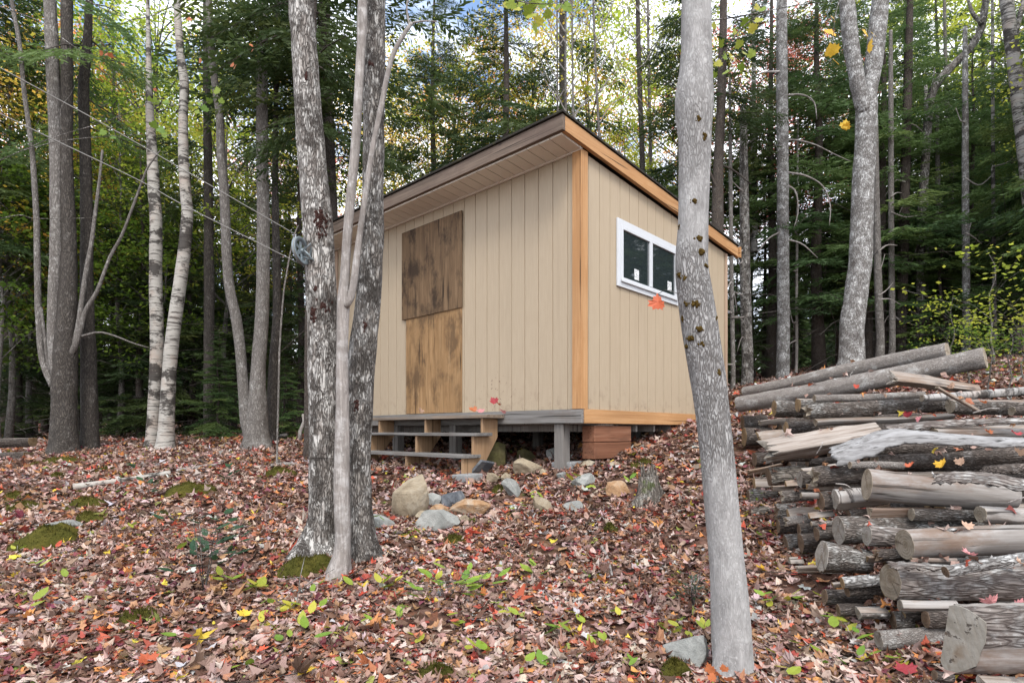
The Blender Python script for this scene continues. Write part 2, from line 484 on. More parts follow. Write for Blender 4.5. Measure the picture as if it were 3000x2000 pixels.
# ------------------------------------------------------------------ leaf litter
PAL = [((.38, .25, .215), 28), ((.50, .37, .335), 26), ((.27, .165, .135), 18), ((.16, .085, .06), 12), ((.10, .055, .04), 6), ((.34, .18, .10), 8), ((.40, .14, .075), 5),
       ((.27, .055, .04), 5), ((.50, .10, .06), 3), ((.55, .24, .08), 2.5), ((.60, .45, .06), 1.2), ((.46, .44, .44), 4), ((.22, .24, .06), 1.2), ((.19, .05, .07), 2)]
PC = np.array([p for p, w in PAL]) * np.array([.95, .97, .95]); PW = np.array([w for p, w in PAL], float); PW /= PW.sum()
PW2 = PW * np.array([.7, .4, 1.5, 2.2, 2.4, 1.8, 1.4, 1.5, .8, 1.2, .8, .4, 1.5, 1.5]); PW2 /= PW2.sum()
def litter(n, ylo, yhi, smin, smax, outline, hmax, curl, tilt, margin=.45):
    y = np.sqrt(NR.uniform(ylo ** 2, yhi ** 2, n)); x = NR.uniform(-1, 1, n) * (y * .95 + margin)
    f1 = np.sin(x * 1.7 + 1.2 * np.sin(y * 1.3)) * np.sin(y * 1.9 + .8 * np.sin(x * 2.3 + 1)) + .5 * np.sin(x * 4.3 - y * 3.1 + 2)
    f2 = np.sin(x * 2.9 - y * 2.1 + .7) * np.sin(y * 3.7 + x * 1.3 + 1.9 * np.sin(x))
    keep = (f2 < .72) | (NR.random(n) < .22)          # thin spots of bare mould
    x, y, f1 = x[keep], y[keep], f1[keep]; n = len(x)
    z = ground(x, y) + NR.uniform(.004, hmax, n)
    s = NR.uniform(smin, smax, n) * NR.choice([.6, 1, 1, 1.25], n)
    v = scatter_leaves(np.c_[x, y, z], s, outline, curl, tilt, NR)
    ia = NR.choice(len(PC), n, p=PW); ib = NR.choice(len(PC), n, p=PW2)     # drifts of browner leaves between paler ones
    c = PC[np.where(NR.random(n) < np.clip(.5 + .6 * f1, .05, .95), ib, ia)] * NR.uniform(.75, 1.15, (n, 1)) * NR.uniform(.92, 1.08, (n, 3))
    return v, np.repeat(c, len(outline), axis=0)
def broken():
    o = maple_outline(); k = NR.integers(len(o)); o = np.roll(o, -k, 0)[: len(o) - 6]
    return o - o.mean(0)
parts = [litter(17000, 1.9, 5.2, .05, .092, maple_outline(), .025, .36, .15), litter(11000, 1.9, 5.2, .04, .08, broken(), .03, .5, .2), litter(11000, 1.9, 5.2, .04, .08, broken(), .03, .5, .2), litter(13000, 1.9, 5.2, .035, .07, oval_outline(), .04, .8, .45),
         litter(2500, 1.9, 5.2, .04, .085, maple_outline(), .045, 1.0, .5), litter(26000, 4.9, 9, .05, .095, maple_simple(), .035, .4, .24), litter(16000, 4.9, 9, .04, .08, broken(), .03, .6, .3), litter(6000, 4.9, 9, .05, .09, maple_simple(), .06, .9, .6),
         litter(40000, 8.8, 17, .06, .12, maple_simple(), .045, .5, .4), litter(14000, 16, 34, .10, .2, maple_simple(), .06, .5, .5)]
NO = [14, 0]
M['litter'] = leafmat('leaf_litter', None, .12, 'col', .6)
me = fast_mesh('leaf_litter', np.concatenate([p[0] for p in parts]), 3, [M['litter']], col=np.concatenate([p[1] for p in parts]))
tag(link('leaf_litter', me), 'brown, pink and red fallen maple leaves covering the forest floor', 'fallen leaves', kind='stuff')

# ------------------------------------------------------------------ shed (local frame: origin at front right corner, +X along the front to the far end, +Y into the shed)
A = math.radians(43)
U = Vector((-math.cos(A), math.sin(A), 0))      # along the front, away
W = Vector((math.sin(A), math.cos(A), 0))       # along the window side, away
C0 = Vector((.715, 6.0, E + .235))              # corner at floor level (bottom of siding)
SM = Matrix(((U.x, W.x, 0, C0.x), (U.y, W.y, 0, C0.y), (0, 0, 1, C0.z), (0, 0, 0, 1)))   # note left-handed in plan; faces are recalculated
shed = empty('shed', C0, 'tan wooden shed with sloping roof, boarded doorway and one white window', 'shed', rot=(0, 0, -A))
LF, LS, HT, HB = 4.88, 3.66, 2.685, 2.44     # front length, side length, front wall height, back wall height

def recalc(me):
    import bmesh
    bm = bmesh.new(); bm.from_mesh(me); bmesh.ops.recalc_face_normals(bm, faces=bm.faces); bm.to_mesh(me); bm.free()
def bevel(o, w=.004, seg=2):
    m = o.modifiers.new('bevel', 'BEVEL'); m.width = w; m.segments = seg; m.limit_method = 'ANGLE'
def spart(name, mb, mats, parent=None, bev=.003):
    """vertices come in shed plan coordinates; the shed itself is turned by -A with local x running back along the front"""
    mb.v = [(-q[0], q[1], q[2]) for q in mb.v]
    o = mb.obj(name, mats, parent or shed)
    recalc(o.data)
    if bev: bevel(o, bev)
    return o

def siding_mat():
    b = NB('siding_paint')
    v = b.coord((1, 1, .08), rand=False)
    g = b.noise(v, 55, 5, .6, .5)
    g2 = b.noise(b.coord((1, 1, 1), rand=False), 130, 3)
    st = b.noise(b.coord((.6, .6, .25), rand=False), 2.2, 5, .6)
    c = b.mix(b.ramp(g, [(.3, 0.0), (.7, 1.0)]), (.392, .312, .219), (.434, .352, .252))
    c = b.mix(b.ramp(st, [(.5, 0.0), (.75, .3)]), c, (.36, .275, .185))
    spk = b.voro(b.coord(rand=False), 7, 'F1')
    c = b.mix(b.ramp(spk, [(.02, .6), (.035, 0.0)]), c, (.14, .09, .06))
    tc = b.node('ShaderNodeTexCoord'); sz = b.node('ShaderNodeSeparateXYZ'); b.link(tc.outputs['Object'], sz.inputs[0])
    mud = b.noise(b.coord((1, 1, 1), rand=False), 9, 6, .7)
    lowf = b.ramp(sz.outputs[2], [(0.0, .5), (.35, 0.0)])
    c = b.mix(b.math('MULTIPLY', lowf, b.ramp(mud, [(.52, 0.0), (.66, 1.0)])), c, (.20, .14, .10))
    nl = b.noise(b.coord((1, 1, 1), rand=False), 21, 5, .6)
    ax = b.math('ABSOLUTE', b.math('ADD', sz.outputs[0], 1.22)); az_ = b.math('ABSOLUTE', b.math('SUBTRACT', sz.outputs[2], .2))
    near = b.ramp(b.math('ADD', ax, az_), [(.12, 1.0), (.42, 0.0)])
    c = b.mix(b.math('MULTIPLY', near, b.ramp(nl, [(.60, 0.0), (.64, .9)])), c, (.13, .065, .045))
    drip = b.noise(b.coord((1, 1, .05), rand=False), 9, 4, .6)
    c = b.mix(b.ramp(drip, [(.56, 0.0), (.74, .28)]), c, (.30, .235, .165))
    return b.out(c, .6, b.bump(b.math('ADD', g, b.math('MULTIPLY', g2, .5)), .45, .003), .3)
M['siding'] = siding_mat()
M['trim'] = wood('trim_new_wood', (.33, .165, .07), (.50, .275, .125), (.58, .35, .18), 26, 1.0, True, .6, .05, (.40, .20, .08), .5)
M['trimpale'] = wood('trim_pale_wood', (.30, .20, .14), (.42, .30, .215), (.50, .38, .29), 26, 1.0, True, .6, .05)
M['trimX'] = wood('trim_new_wood_flat', (.33, .165, .07), (.50, .275, .125), (.58, .35, .18), 26, 1.0, True, .6, .05, (.40, .20, .08), .5, 'X')
M['trimY'] = wood('trim_new_wood_side', (.33, .165, .07), (.50, .275, .125), (.58, .35, .18), 26, 1.0, True, .6, .05, (.40, .20, .08), .5, 'Y')
M['fascia'] = wood('fascia_weathered', (.085, .065, .052), (.18, .135, .105), (.28, .22, .18), 26, 1.0, True, .75, .05, (.12, .085, .07), .6, 'X')
M['greywood'] = wood('grey_weathered_wood', (.11, .10, .092), (.205, .195, .185), (.29, .28, .27), 30, 1.2, True, .8, .1, (.13, .10, .08), .4, 'X')
M['greypost'] = wood('grey_post_wood', (.11, .10, .09), (.215, .20, .185), (.30, .285, .27), 30, 1.2, True, .8, .2)
M['ply'] = wood('plywood_tan', (.17, .092, .042), (.32, .19, .088), (.42, .275, .145), 22, 2.2, True, .7, .0, (.075, .045, .025), .7)
M['plydark'] = wood('plywood_dark', (.08, .046, .025), (.165, .103, .056), (.25, .165, .095), 22, 2.0, True, .7, .0, (.03, .018, .011), .9)
M['steptread'] = wood('step_tread_wood', (.14, .10, .075), (.265, .205, .155), (.34, .28, .225), 28, 1.2, True, .75, .15, (.17, .16, .15), .6, 'X')
M['stringer'] = wood('stringer_wood', (.24, .145, .075), (.37, .235, .135), (.43, .30, .19), 26, 1.2, True, .7, .15, (.25, .16, .10), .4)
b = NB('soffit_vinyl'); M['soffit'] = b.out((.76, .72, .64), .5, None, .3)
b = NB('window_vinyl'); c = b.mix(b.ramp(b.noise(b.coord(rand=False), 12, 5, .7), [(.55, 0.0), (.75, .35)]), (.60, .62, .65), (.38, .37, .35)); M['vinyl'] = b.out(c, .35, None, .5)
b = NB('window_glass'); M['glass'] = b.out((.022, .03, .032), .03, None, 1.0)
b = NB('sticker_paper')
sn = b.noise(b.coord((60, 60, 60), rand=False), 1.0, 2, .5)
M['sticker'] = b.out(b.mix(b.ramp(sn, [(.5, 0.0), (.53, .8)], 'CONSTANT'), (.75, .76, .76), (.18, .19, .2)), .6)
b = NB('roof_shingle'); n = b.noise(b.coord(rand=False), 40, 5, .7)
c = b.mix(b.ramp(n, [(.35, 0.0), (.7, 1.0)]), (.018, .017, .016), (.06, .055, .045))
c = b.mix(b.ramp(b.noise(b.coord(rand=False), 5, 5), [(.55, 0.0), (.7, .6)]), c, (.07, .07, .025))
M['shingle'] = b.out(c, .9, b.bump(n, .6, .01), .1)
b = NB('dark_void'); M['void'] = b.out((.02, .018, .016), .9)

# grooved panels: profile in plan, extruded up
def grooved(length, height_fn, along, off, normal, pitch=.2032, gw=.011, gd=.009, start=.05, holes=()):
    """wall in vertical strips; front skin stands at off, grooves recess by gd. along/normal are plan unit vectors (shed coords)"""
    mb = MB()
    xs = []
    g = start
    edges = [0.0]
    while g < length - .02:
        edges += [g - gw / 2, g + gw / 2]; g += pitch
    edges.append(length)
    prof = []
    for i in range(0, len(edges), 2):
        a0, a1 = edges[i], edges[i + 1]
        prof += [(a0, 0), (a1, 0)]
        if i + 2 < len(edges):
            prof += [(a1 + .002, -gd), (edges[i + 2] - .002, -gd)]
    vs, fs = [], []
    for s_, dn in prof:
        base = Vector(off) + Vector(along) * s_ + Vector(normal) * dn
        vs.append((base.x, base.y, 0)); vs.append((base.x, base.y, height_fn(s_)))
    for i in range(len(prof) - 1):
        fs.append((2 * i, 2 * i + 2, 2 * i + 3, 2 * i + 1))
    k = len(vs)      # back skin
    for s_ in (0, length):
        base = Vector(off) + Vector(along) * s_ - Vector(normal) * .03
        vs.append((base.x, base.y, 0)); vs.append((base.x, base.y, height_fn(s_)))
    fs.append((k, k + 1, k + 3, k + 2))
    fs.append((0, 1, k + 1, k)); n2 = 2 * (len(prof) - 1)
    fs.append((n2, k + 2, k + 3, n2 + 1))
    fs.append(tuple([k, k + 2] + [2 * i for i in range(len(prof) - 1, -1, -1)]))
    fs.append(tuple([k + 1] + [2 * i + 1 for i in range(len(prof))] + [k + 3]))
    mb.add(vs, fs)
    return mb
hs = lambda s_: HT + (HB - HT) * s_ / LS
spart('front_wall', grooved(LF, lambda s_: HT, (1, 0, 0), (0, 0, 0), (0, -1, 0), start=.17), M['siding'], bev=0)
spart('side_wall', grooved(LS, hs, (0, 1, 0), (0, .0, 0), (-1, 0, 0), start=.14), M['siding'], bev=0).data
spart('far_wall', grooved(LS, hs, (0, 1, 0), (LF, 0, 0), (1, 0, 0)), M['siding'], bev=0)
spart('back_wall', grooved(LF, lambda s_: HB, (1, 0, 0), (0, LS, 0), (0, 1, 0)), M['siding'], bev=0)
for lo, hi in (((-.028, -.030, .002), (.085, -.002, HT + .01)), ):
    mb = MB(); mb.box((-.030, -.032, -.002), (.088, -.003, HT + .01)); mb.box((-.0295, -.002, -.002), (-.003, .088, hs(.1) + .01))
    spart('corner_trim', mb, M['trim'])
mb = MB(); mb.box((-.022, LS - .04, -.002), (-.003, LS + .03, HB - .01)); mb.box((-.003, LS + .003, -.002), (.08, LS + .031, HB - .01))
spart('corner_trim', mb, M['trimpale'])
mb = MB(); mb.box((LF - .09, -.031, -.002), (LF + .03, -.003, HT - .03)); spart('corner_trim', mb, M['trimpale'])
# floor frame
mb = MB(); mb.box((-.025, -.027, -.150), (LF, .02, -.003)); spart('floor_beam', mb, M['greywood'])
mb = MB(); mb.box((-.036, .021, -.150), (.004, LS + .02, -.003)); spart('floor_beam', mb, M['trimY'])
mb = MB(); mb.box((.01, .03, -.16), (LF - .02, LS - .02, -.02))
for yy in np.arange(.3, LS, .42): mb.box((.03, yy, -.24), (LF - .05, yy + .04, -.161))
spart('floor', mb, M['greypost'])
def gz_local(a, b_):
    q = SM @ Vector((a, b_, 0)); return G(q.x, q.y) - C0.z
for a, b_ in ((.30, .07), (2.06, .09), (3.3, .09), (4.6, .1), (.5, 1.9), (2.2, 1.9), (3.9, 1.9), (.4, 3.4), (2.3, 3.4), (4.4, 3.4)):
    g = gz_local(a, b_)
    if g < -.2:
        mb = MB(); mb.box((a - .062, b_ - .062, g - .03), (a + .062, b_ + .062, -.151)); spart('post', mb, M['greypost'], bev=.008)
# doorway boards
mb = MB(); mb.box((1.83, -.014, .005), (2.98, -.002, 1.33)); spart('door_panel', mb, M['ply'])['label'] = 'lower tan plywood panel with dark stains'
mb = MB(); mb.box((1.81, -.029, 1.315), (3.06, -.016, 2.53)); spart('door_panel', mb, M['plydark'])['label'] = 'upper dark brown plywood panel'
# roof
OH, OS, RS = .40, .075, (HB - HT) / LS
rz = lambda y: HT + .02 + RS * y
roof = None
FZ = .145
def rbox(mb, x0, x1, y0, y1, d0, d1):
    vs = [(x, y, rz(y) + d) for d in (d0, d1) for x, y in ((x0, y0), (x1, y0), (x1, y1), (x0, y1))]
    mb.add(vs, ((0,3,2,1),(4,5,6,7),(0,1,5,4),(1,2,6,5),(2,3,7,6),(3,0,4,7)))
mb = MB(); rbox(mb, -OS - .02, LF + .25, -OH - .025, LS + .30, FZ + .005, FZ + .03)
roof = spart('roof', mb, M['shingle'])
mb = MB(); rbox(mb, -OS + .002, LF + .22, -OH + .042, LS + .27, .02, FZ + .004); spart('roof_deck', mb, M['void'], roof, 0)
mb = MB(); rbox(mb, -OS - .003, LF + .23, -OH - .003, -OH + .038, -.006, FZ); spart('fascia', mb, M['fascia'], roof)['label'] = 'weathered brown front fascia board'
mb = MB(); rbox(mb, -OS - .004, -.034, -OH + .0385, LS + .28, -.006, FZ - .003); spart('fascia', mb, M['trimY'], roof)['label'] = 'orange new wood side fascia board'
mb = MB(); rbox(mb, -OS - .04, -.034, LS + .282, LS + .32, -.02, FZ - .004); spart('fascia', mb, M['trimX'], roof)
# soffit: panels with V grooves across the eave
mb = MB()
x = -.03
while x < LF + .2:
    rbox(mb, x + .003, x + .149, -OH + .04, -.034, -.022, -.008); x += .155
rbox(mb, -.03, LF + .2, -OH + .04, -.034, -.0075, -.002)
rbox(mb, -.03, LF + .2, -.0335, -.0045, -.032, -.006)
spart('soffit', mb, M['soffit'], roof, .002)
# window in the side wall
wy0, wy1, wz0, wz1 = .665, 2.13, 1.40, 2.165
win = None
mb = MB(); o_ = -.003
def ring(mb, x0, x1, y0, y1, z0, z1, t):
    mb.box((x0, y0, z0), (x1, y0 + t, z1)); mb.box((x0, y1 - t, z0), (x1, y1, z1))
    mb.box((x0, y0 + t, z1 - t), (x1, y1 - t, z1)); mb.box((x0, y0 + t, z0), (x1, y1 - t, z0 + t))
ring(mb, -.024, -.003, wy0, wy1, wz0, wz1, .068)
win = spart('window', mb, M['vinyl'])
mb = MB(); ring(mb, -.032, -.004, wy0 + .069, wy1 - .069, wz0 + .069, wz1 - .069, .042); mb.box((-.036, (wy0 + wy1) / 2 - .03, wz0 + .112), (-.004, (wy0 + wy1) / 2 + .03, wz1 - .112))
mb.box((-.045, wy0 + .06, wz0 + .055), (-.0325, wy1 - .06, wz0 + .085))
spart('frame', mb, M['vinyl'], win)
ym = (wy0 + wy1) / 2
for y0, y1 in ((wy0 + .112, ym - .031), (ym + .031, wy1 - .112)):
    mb = MB(); mb.box((-.014, y0, wz0 + .112), (-.008, y1, wz1 - .112)); spart('pane', mb, M['glass'], win, 0)
for y0, z0, w_, h_ in ((wy0 + .37, wz0 + .14, .10, .125), (wy0 + 1.17, wz0 + .155, .105, .12)):
    mb = MB(); mb.box((-.0155, y0, z0), (-.0142, y0 + w_, z0 + h_)); spart('sticker', mb, M['sticker'], win, 0)

# ------------------------------------------------------------------ wooden steps
M['gs'] = M['greywood']
steps_z = gz_local(2.2, -.4)
steps = empty('wooden_steps', SM @ Vector((2.2, -.4, steps_z)), 'three tread wooden steps with open stringers below the boarded doorway', 'steps', rot=(0, 0, -A))
def steppart(name, mb, mat, bev=.004):
    mb.v = [(2.2 - q[0], q[1] + .4, q[2] - steps_z) for q in mb.v]
    o = mb.obj(name, mat, steps); recalc(o.data); bevel(o, bev); return o
tz = (-.045, -.25, -.495)          # tread tops
tn = (.315, .455, .61)             # front edges
for i in range(3):
    mb = MB(); mb.box((1.07 + .03 * i, -tn[i], tz[i] - .038), (3.5, -tn[i] + .26 if i else -.03, tz[i])); steppart('tread', mb, M['steptread'] if i == 0 else M['greywood'])
for a in (1.17, 2.2, 3.22):
    gb = gz_local(a, -.55) + .02
    prof = [(-.04, tz[0] - .039), (-tn[0] + .035, tz[0] - .039), (-tn[0] + .035, tz[1] - .002), (-tn[1] + .03, tz[1] - .039), (-tn[1] + .03, tz[2] - .002), (-tn[2] + .03, tz[2] - .039), (-tn[2] + .03, gb), (-tn[2] + .26, gb), (-.04, tz[0] - .26)]
    prof[2] = (-tn[0] + .035, tz[1] - .039)
    prof[4] = (-tn[1] + .03, tz[2] - .039)
    n = len(prof); vs = [(a, y, z) for y, z in prof] + [(a + .04, y, z) for y, z in prof]
    mb = MB(); mb.add(vs, [tuple(range(n)), tuple(range(2 * n - 1, n - 1, -1))] + [(i, (i + 1) % n, n + (i + 1) % n, n + i) for i in range(n)])
    steppart('stringer', mb, M['stringer'])

# timbers carrying the corner
M['timber'] = wood('timber_red_brown', (.13, .055, .03), (.24, .105, .06), (.31, .16, .10), 22, 1.2, True, .75, .15, (.12, .06, .04), .5, 'Y')
for k, (dz, ln) in enumerate(((-.535, 'lower'), (-.352, 'upper'))):
    base = SM @ Vector((.02, .62, dz))
    o = empty('timber_block', base, f'{ln} of two squared red brown timbers stacked under the shed corner', 'timber', rot=(0, 0, -A))
    mb = MB(); mb.box((-.145, -.37, 0), (.02, .37, .178))
    q = mb.obj('beam', M['timber'], o); recalc(q.data); bevel(q, .008)
mb = MB(); mb.box((-.12, -.15, 0), (0, .15, .019))
q = mb.obj('shim_board', M['split']); q.location = SM @ Vector((0, .47, -.171)); q.rotation_euler = (0, 0, -A); tag(q, 'thin pale board wedged between the timbers and the shed floor', 'board')

# ------------------------------------------------------------------ foliage templates (shared meshes)
def quads_from(base, d, nrm_axis, length, width):
    """kites: base point, direction, side vector -> (n,4,3)"""
    s = nrm_axis * width[:, None] * .5
    mid = base + d * (length * .5)[:, None]
    return np.stack([base, mid + s, base + d * length[:, None], mid - s], 1)
def unit(v):
    return v / (np.linalg.norm(v, axis=-1, keepdims=True) + 1e-9)
def bough(rng, dens=1.0, droop=.35):
    """needle kites of one spruce bough of unit length along +X, and its axis"""
    s = np.linspace(0, 1, 12)
    az = -droop * s ** 1.4 + .16 * s ** 3
    ay = rng.normal(0, .05) * s ** 2
    B, D, SD, L, Wd = [], [], [], [], []
    ntw = int(17 * dens)
    for t in np.linspace(.14, .99, ntw):
        px = np.array([t, rng.normal(0, .05) * t ** 2, -droop * t ** 1.4 + .16 * t ** 3])
        for sg in (-1, 1):
            if rng.random() < .12: continue
            l = (.40 * (1 - t) ** .75 + .08) * rng.uniform(.7, 1.15)
            ang = math.radians(rng.uniform(38, 62))
            dr = unit(np.array([math.cos(ang), sg * math.sin(ang), -rng.uniform(.05, .45)]))
            k = max(3, int(l / .032))
            for u in np.linspace(.05, 1, k):
                q = px + dr * l * u + np.array([0, 0, -.12 * (l * u) ** 2])
                for h in (-1, 1):
                    sd = unit(np.cross(dr, [0, 0, 1]))
                    dd = unit(dr * .75 + sd * h * rng.uniform(.35, .8) + np.array([0, 0, rng.uniform(-.35, .25)]))
                    B.append(q); D.append(dd); SD.append(unit(np.cross(dd, rng.normal(size=3)))); L.append(rng.uniform(.055, .09)); Wd.append(rng.uniform(.014, .023))
    return quads_from(np.array(B), np.array(D), np.array(SD), np.array(L), np.array(Wd))
rb = np.random.default_rng(3)
BOUGHS = [bough(rb, 1.0, d) for d in (.25, .4, .55, .35)] 
def rotz(a):
    c, s = math.cos(a), math.sin(a)
    return np.array([[c, -s, 0], [s, c, 0], [0, 0, 1]])
def roty(a):
    c, s = math.cos(a), math.sin(a)
    return np.array([[c, 0, s], [0, 1, 0], [-s, 0, c]])
def spruce_crown(rng, H, z0, Lmax, gap, per, drop=.08, thin=0.0):
    vs, rn, axes = [], [], []
    z = z0
    while z < H - .1:
        t = (z - z0) / (H - z0)
        L = Lmax * (1 - t) ** .85 * (.55 + .45 * min(1, t * 6)) + .12
        for k in range(per):
            if rng.random() < thin: continue
            l = L * rng.uniform(.65, 1.1)
            bq = BOUGHS[rng.integers(len(BOUGHS))]
            m = rotz(rng.uniform(0, TAU)) @ roty(-rng.uniform(-.15, .35) + .25 - t * .55)
            q = bq * np.array([l, l, l]) 
            if l < .8: q = bq * l
            q = q @ m.T + np.array([0, 0, z + rng.uniform(-.1, .1)])
            vs.append(q); rn.append(np.full(len(q), np.clip(rng.normal(.45, .2), 0, 1)))
            axes.append((m @ np.array([l * .9, 0, -.22 * l]), z))
        z += gap * rng.uniform(.8, 1.2)
    return np.concatenate(vs), np.concatenate(rn), axes
M['needle'] = leafmat('spruce_needles', [(.022, .042, .016), (.042, .072, .023), (.07, .10, .03), (.115, .135, .038)], .35, None, .6)
M['needle2'] = leafmat('fir_needles', [(.045, .085, .034), (.075, .135, .045), (.12, .185, .055), (.17, .205, .06)], .4, None, .6)
SPR = []
for (H, z0, L, gap, per, thin) in ((13, 3.8, 2.7, .38, 5, .1), (11, 1.6, 2.0, .32, 5, .08), (6.5, .35, 1.45, .24, 6, .05), (3.2, .15, .85, .15, 6, .05), (14, 5.0, 2.3, .42, 5, .2)):
    q, rn, ax = spruce_crown(rb, H, z0, L, gap, per, thin=thin)
    me = fast_mesh('spruce_crown', q.reshape(-1, 3), 4, [M['needle']], rnd=rn)
    mb = MB(); rr = .011 * H
    n = 9
    pts = [(.03 * math.sin(i), .03 * math.cos(1.7 * i), H * i / (n - 1) - (.25 if i == 0 else 0)) for i in range(n)]
    mb.tube(pts, [rr * (1.25 if i == 0 else 1) * (1 - .92 * i / (n - 1)) for i in range(n)], 9, wob=.05, seed=int(H))
    for (e, z) in ax[::2]:
        mb.tube([(0, 0, z), (e[0] * .5, e[1] * .5, z + e[2] * .4), (e[0], e[1], z + e[2])], [.012, .008, .004], 3, cap=False)
    if z0 > 1:      # bare dead limbs below the crown
        for k in range(int(z0 * 13)):
            z = rb.uniform(.5, z0 + 2.2); a = rb.uniform(0, TAU); l = rb.uniform(.3, 1.2) * (1 + .9 * rb.random() * z / (z0 + 1)); dx, dy = math.cos(a), math.sin(a)
            mb.tube([(0, 0, z), (dx * l * .5, dy * l * .5, z - .02 * l + rb.uniform(-.08, .12)), (dx * l, dy * l, z - rb.uniform(.05, .45) * l)], [.010, .006, .003], 3, cap=False)
            if rb.random() < .6:
                mb.tube([(dx * l * .5, dy * l * .5, z), (dx * l * .7 - dy * .25, dy * l * .7 + dx * .25, z - .15)], [.005, .002], 3, cap=False)
    SPR.append((me, mb.mesh('spruce_trunk', [M['spruce']]), H))

def leafy_crown(rng, ncl, per, rx, rz_, zc, zmin, leaf=.088, flat=.35, cl=.5):
    """clumps of small leaves through an uneven crown, with limbs that reach them"""
    B, D, SD, L, Wd, rn, tips = [], [], [], [], [], [], []
    for i in range(ncl):
        while True:
            p = rng.uniform(-1, 1, 3)
            if .15 < (p ** 2).sum() < 1: break
        c = np.array([p[0] * rx, p[1] * rx, zc + p[2] * rz_])
        if c[2] < zmin: c[2] = zmin + rng.uniform(0, .6)
        tips.append(c)
        n = int(per * rng.uniform(.5, 1.4)); r = cl * rng.uniform(.6, 1.3)
        o = rng.normal(0, .5, (n, 3)) * np.array([r, r, r * flat])
        tilt = rng.normal(0, .3, 3)
        o[:, 2] += o[:, 0] * tilt[0] * .5 + o[:, 1] * tilt[1] * .5 - .25 * (o[:, 0] ** 2 + o[:, 1] ** 2)
        B.append(c + o)
        d = unit(np.c_[rng.normal(0, 1, (n, 2)), rng.normal(-.35, .35, n)])
        D.append(d)
        SD.append(unit(np.cross(d, np.c_[rng.normal(0, .5, (n, 2)), np.ones(n)])))
        L.append(rng.uniform(.7, 1.25, n) * leaf); Wd.append(rng.uniform(.55, .9, n) * leaf)
        rn.append(np.clip(rng.normal(rng.uniform(.2, .8), .13, n), 0, 1))
    return quads_from(*[np.concatenate(x) for x in (B, D, SD, L, Wd)]), np.concatenate(rn), tips
LEAFCOL = {
    'yellowgreen': [(.16, .23, .03), (.29, .36, .05), (.44, .46, .07), (.58, .50, .08)],
    'green': [(.05, .09, .015), (.09, .16, .025), (.15, .23, .035), (.26, .32, .05)],
    'gold': [(.34, .35, .05), (.54, .46, .07), (.66, .45, .08), (.68, .33, .08)],
    'orange': [(.50, .34, .06), (.66, .34, .09), (.68, .26, .09), (.64, .17, .08)],
    'red': [(.58, .26, .16), (.66, .22, .17), (.62, .15, .13), (.48, .08, .08)],
    'lime': [(.24, .34, .04), (.37, .46, .06), (.50, .55, .08), (.60, .57, .10)],
}
for k, v in LEAFCOL.items(): M['leaf_' + k] = leafmat('leaves_' + k, v, .68)
DEC = []
for (ncl, per, rx, rz_, zc, zmin, H) in ((165, 50, 2.7, 3.8, 8.0, 3.2, 11.5), (125, 46, 2.2, 3.0, 6.0, 2.2, 9), (110, 45, 1.6, 2.0, 3.4, 1.0, 5.6), (24, 11, 1.3, .8, 1.4, .3, 2.2)):
    q, rn, tips = leafy_crown(rb, ncl, per, rx, rz_, zc, zmin)
    me = fast_mesh('leaf_crown', q.reshape(-1, 3), 4, [M['leaf_green']], rnd=rn)
    mb = MB(); n = 9
    pts = [(.05 * math.sin(i * 1.3), .05 * math.cos(i * 1.9), H * .97 * i / (n - 1) - (.25 if i == 0 else 0)) for i in range(n)]
    r0 = .0085 * H
    mb.tube(pts, [r0 * (1.25 if i == 0 else 1) * (1 - .9 * i / (n - 1)) for i in range(n)], 9, wob=.05, seed=int(H) + 5)
    for c in tips[::3]:
        zb = max(zmin * .7, c[2] - .55 * math.hypot(c[0], c[1]) - .2)
        mb.tube([(0, 0, zb), (c[0] * .45, c[1] * .45, zb + (c[2] - zb) * .6), tuple(c)], [r0 * .22, r0 * .13, .004], 4, cap=False)
    DEC.append((me, mb.mesh('leafy_trunk', [M['grey']]), H))

def setmat(o, m):
    o.material_slots[0].link = 'OBJECT'; o.material_slots[0].material = m
TREES = []       # (px of base, name for gap labels)
def spruce(px, d, var, sc, label=None, group=None, bark_=None, wide=1.0, fir=False, x=None, rot=None):
    x = (px - 1500) / F * d if x is None else x
    o = empty('spruce_tree', (x, d, G(x, d) - .03), label, 'tree', group)
    o.rotation_euler.z = R.uniform(0, TAU) if rot is None else rot
    o.scale = (sc * wide, sc * wide, sc)
    c, t, H = SPR[var]
    a = link('trunk', t, o)
    if bark_: setmat(a, M[bark_])
    c = link('crown', c, o)
    if fir: setmat(c, M['needle2'])
    return o
def leafy(px, d, var, sc, colr, label=None, group=None, bark_='grey', wide=1.0, name='maple_tree', x=None, lean=0):
    x = (px - 1500) / F * d if x is None else x
    o = empty(name, (x, d, G(x, d) - .03), label, 'tree', group)
    o.rotation_euler = (0, lean, R.uniform(0, TAU)); o.scale = (sc * wide, sc * wide, sc)
    c, t, H = DEC[var]
    a = link('trunk', t, o); setmat(a, M[bark_])
    setmat(link('crown', c, o), M['leaf_' + colr])
    return o

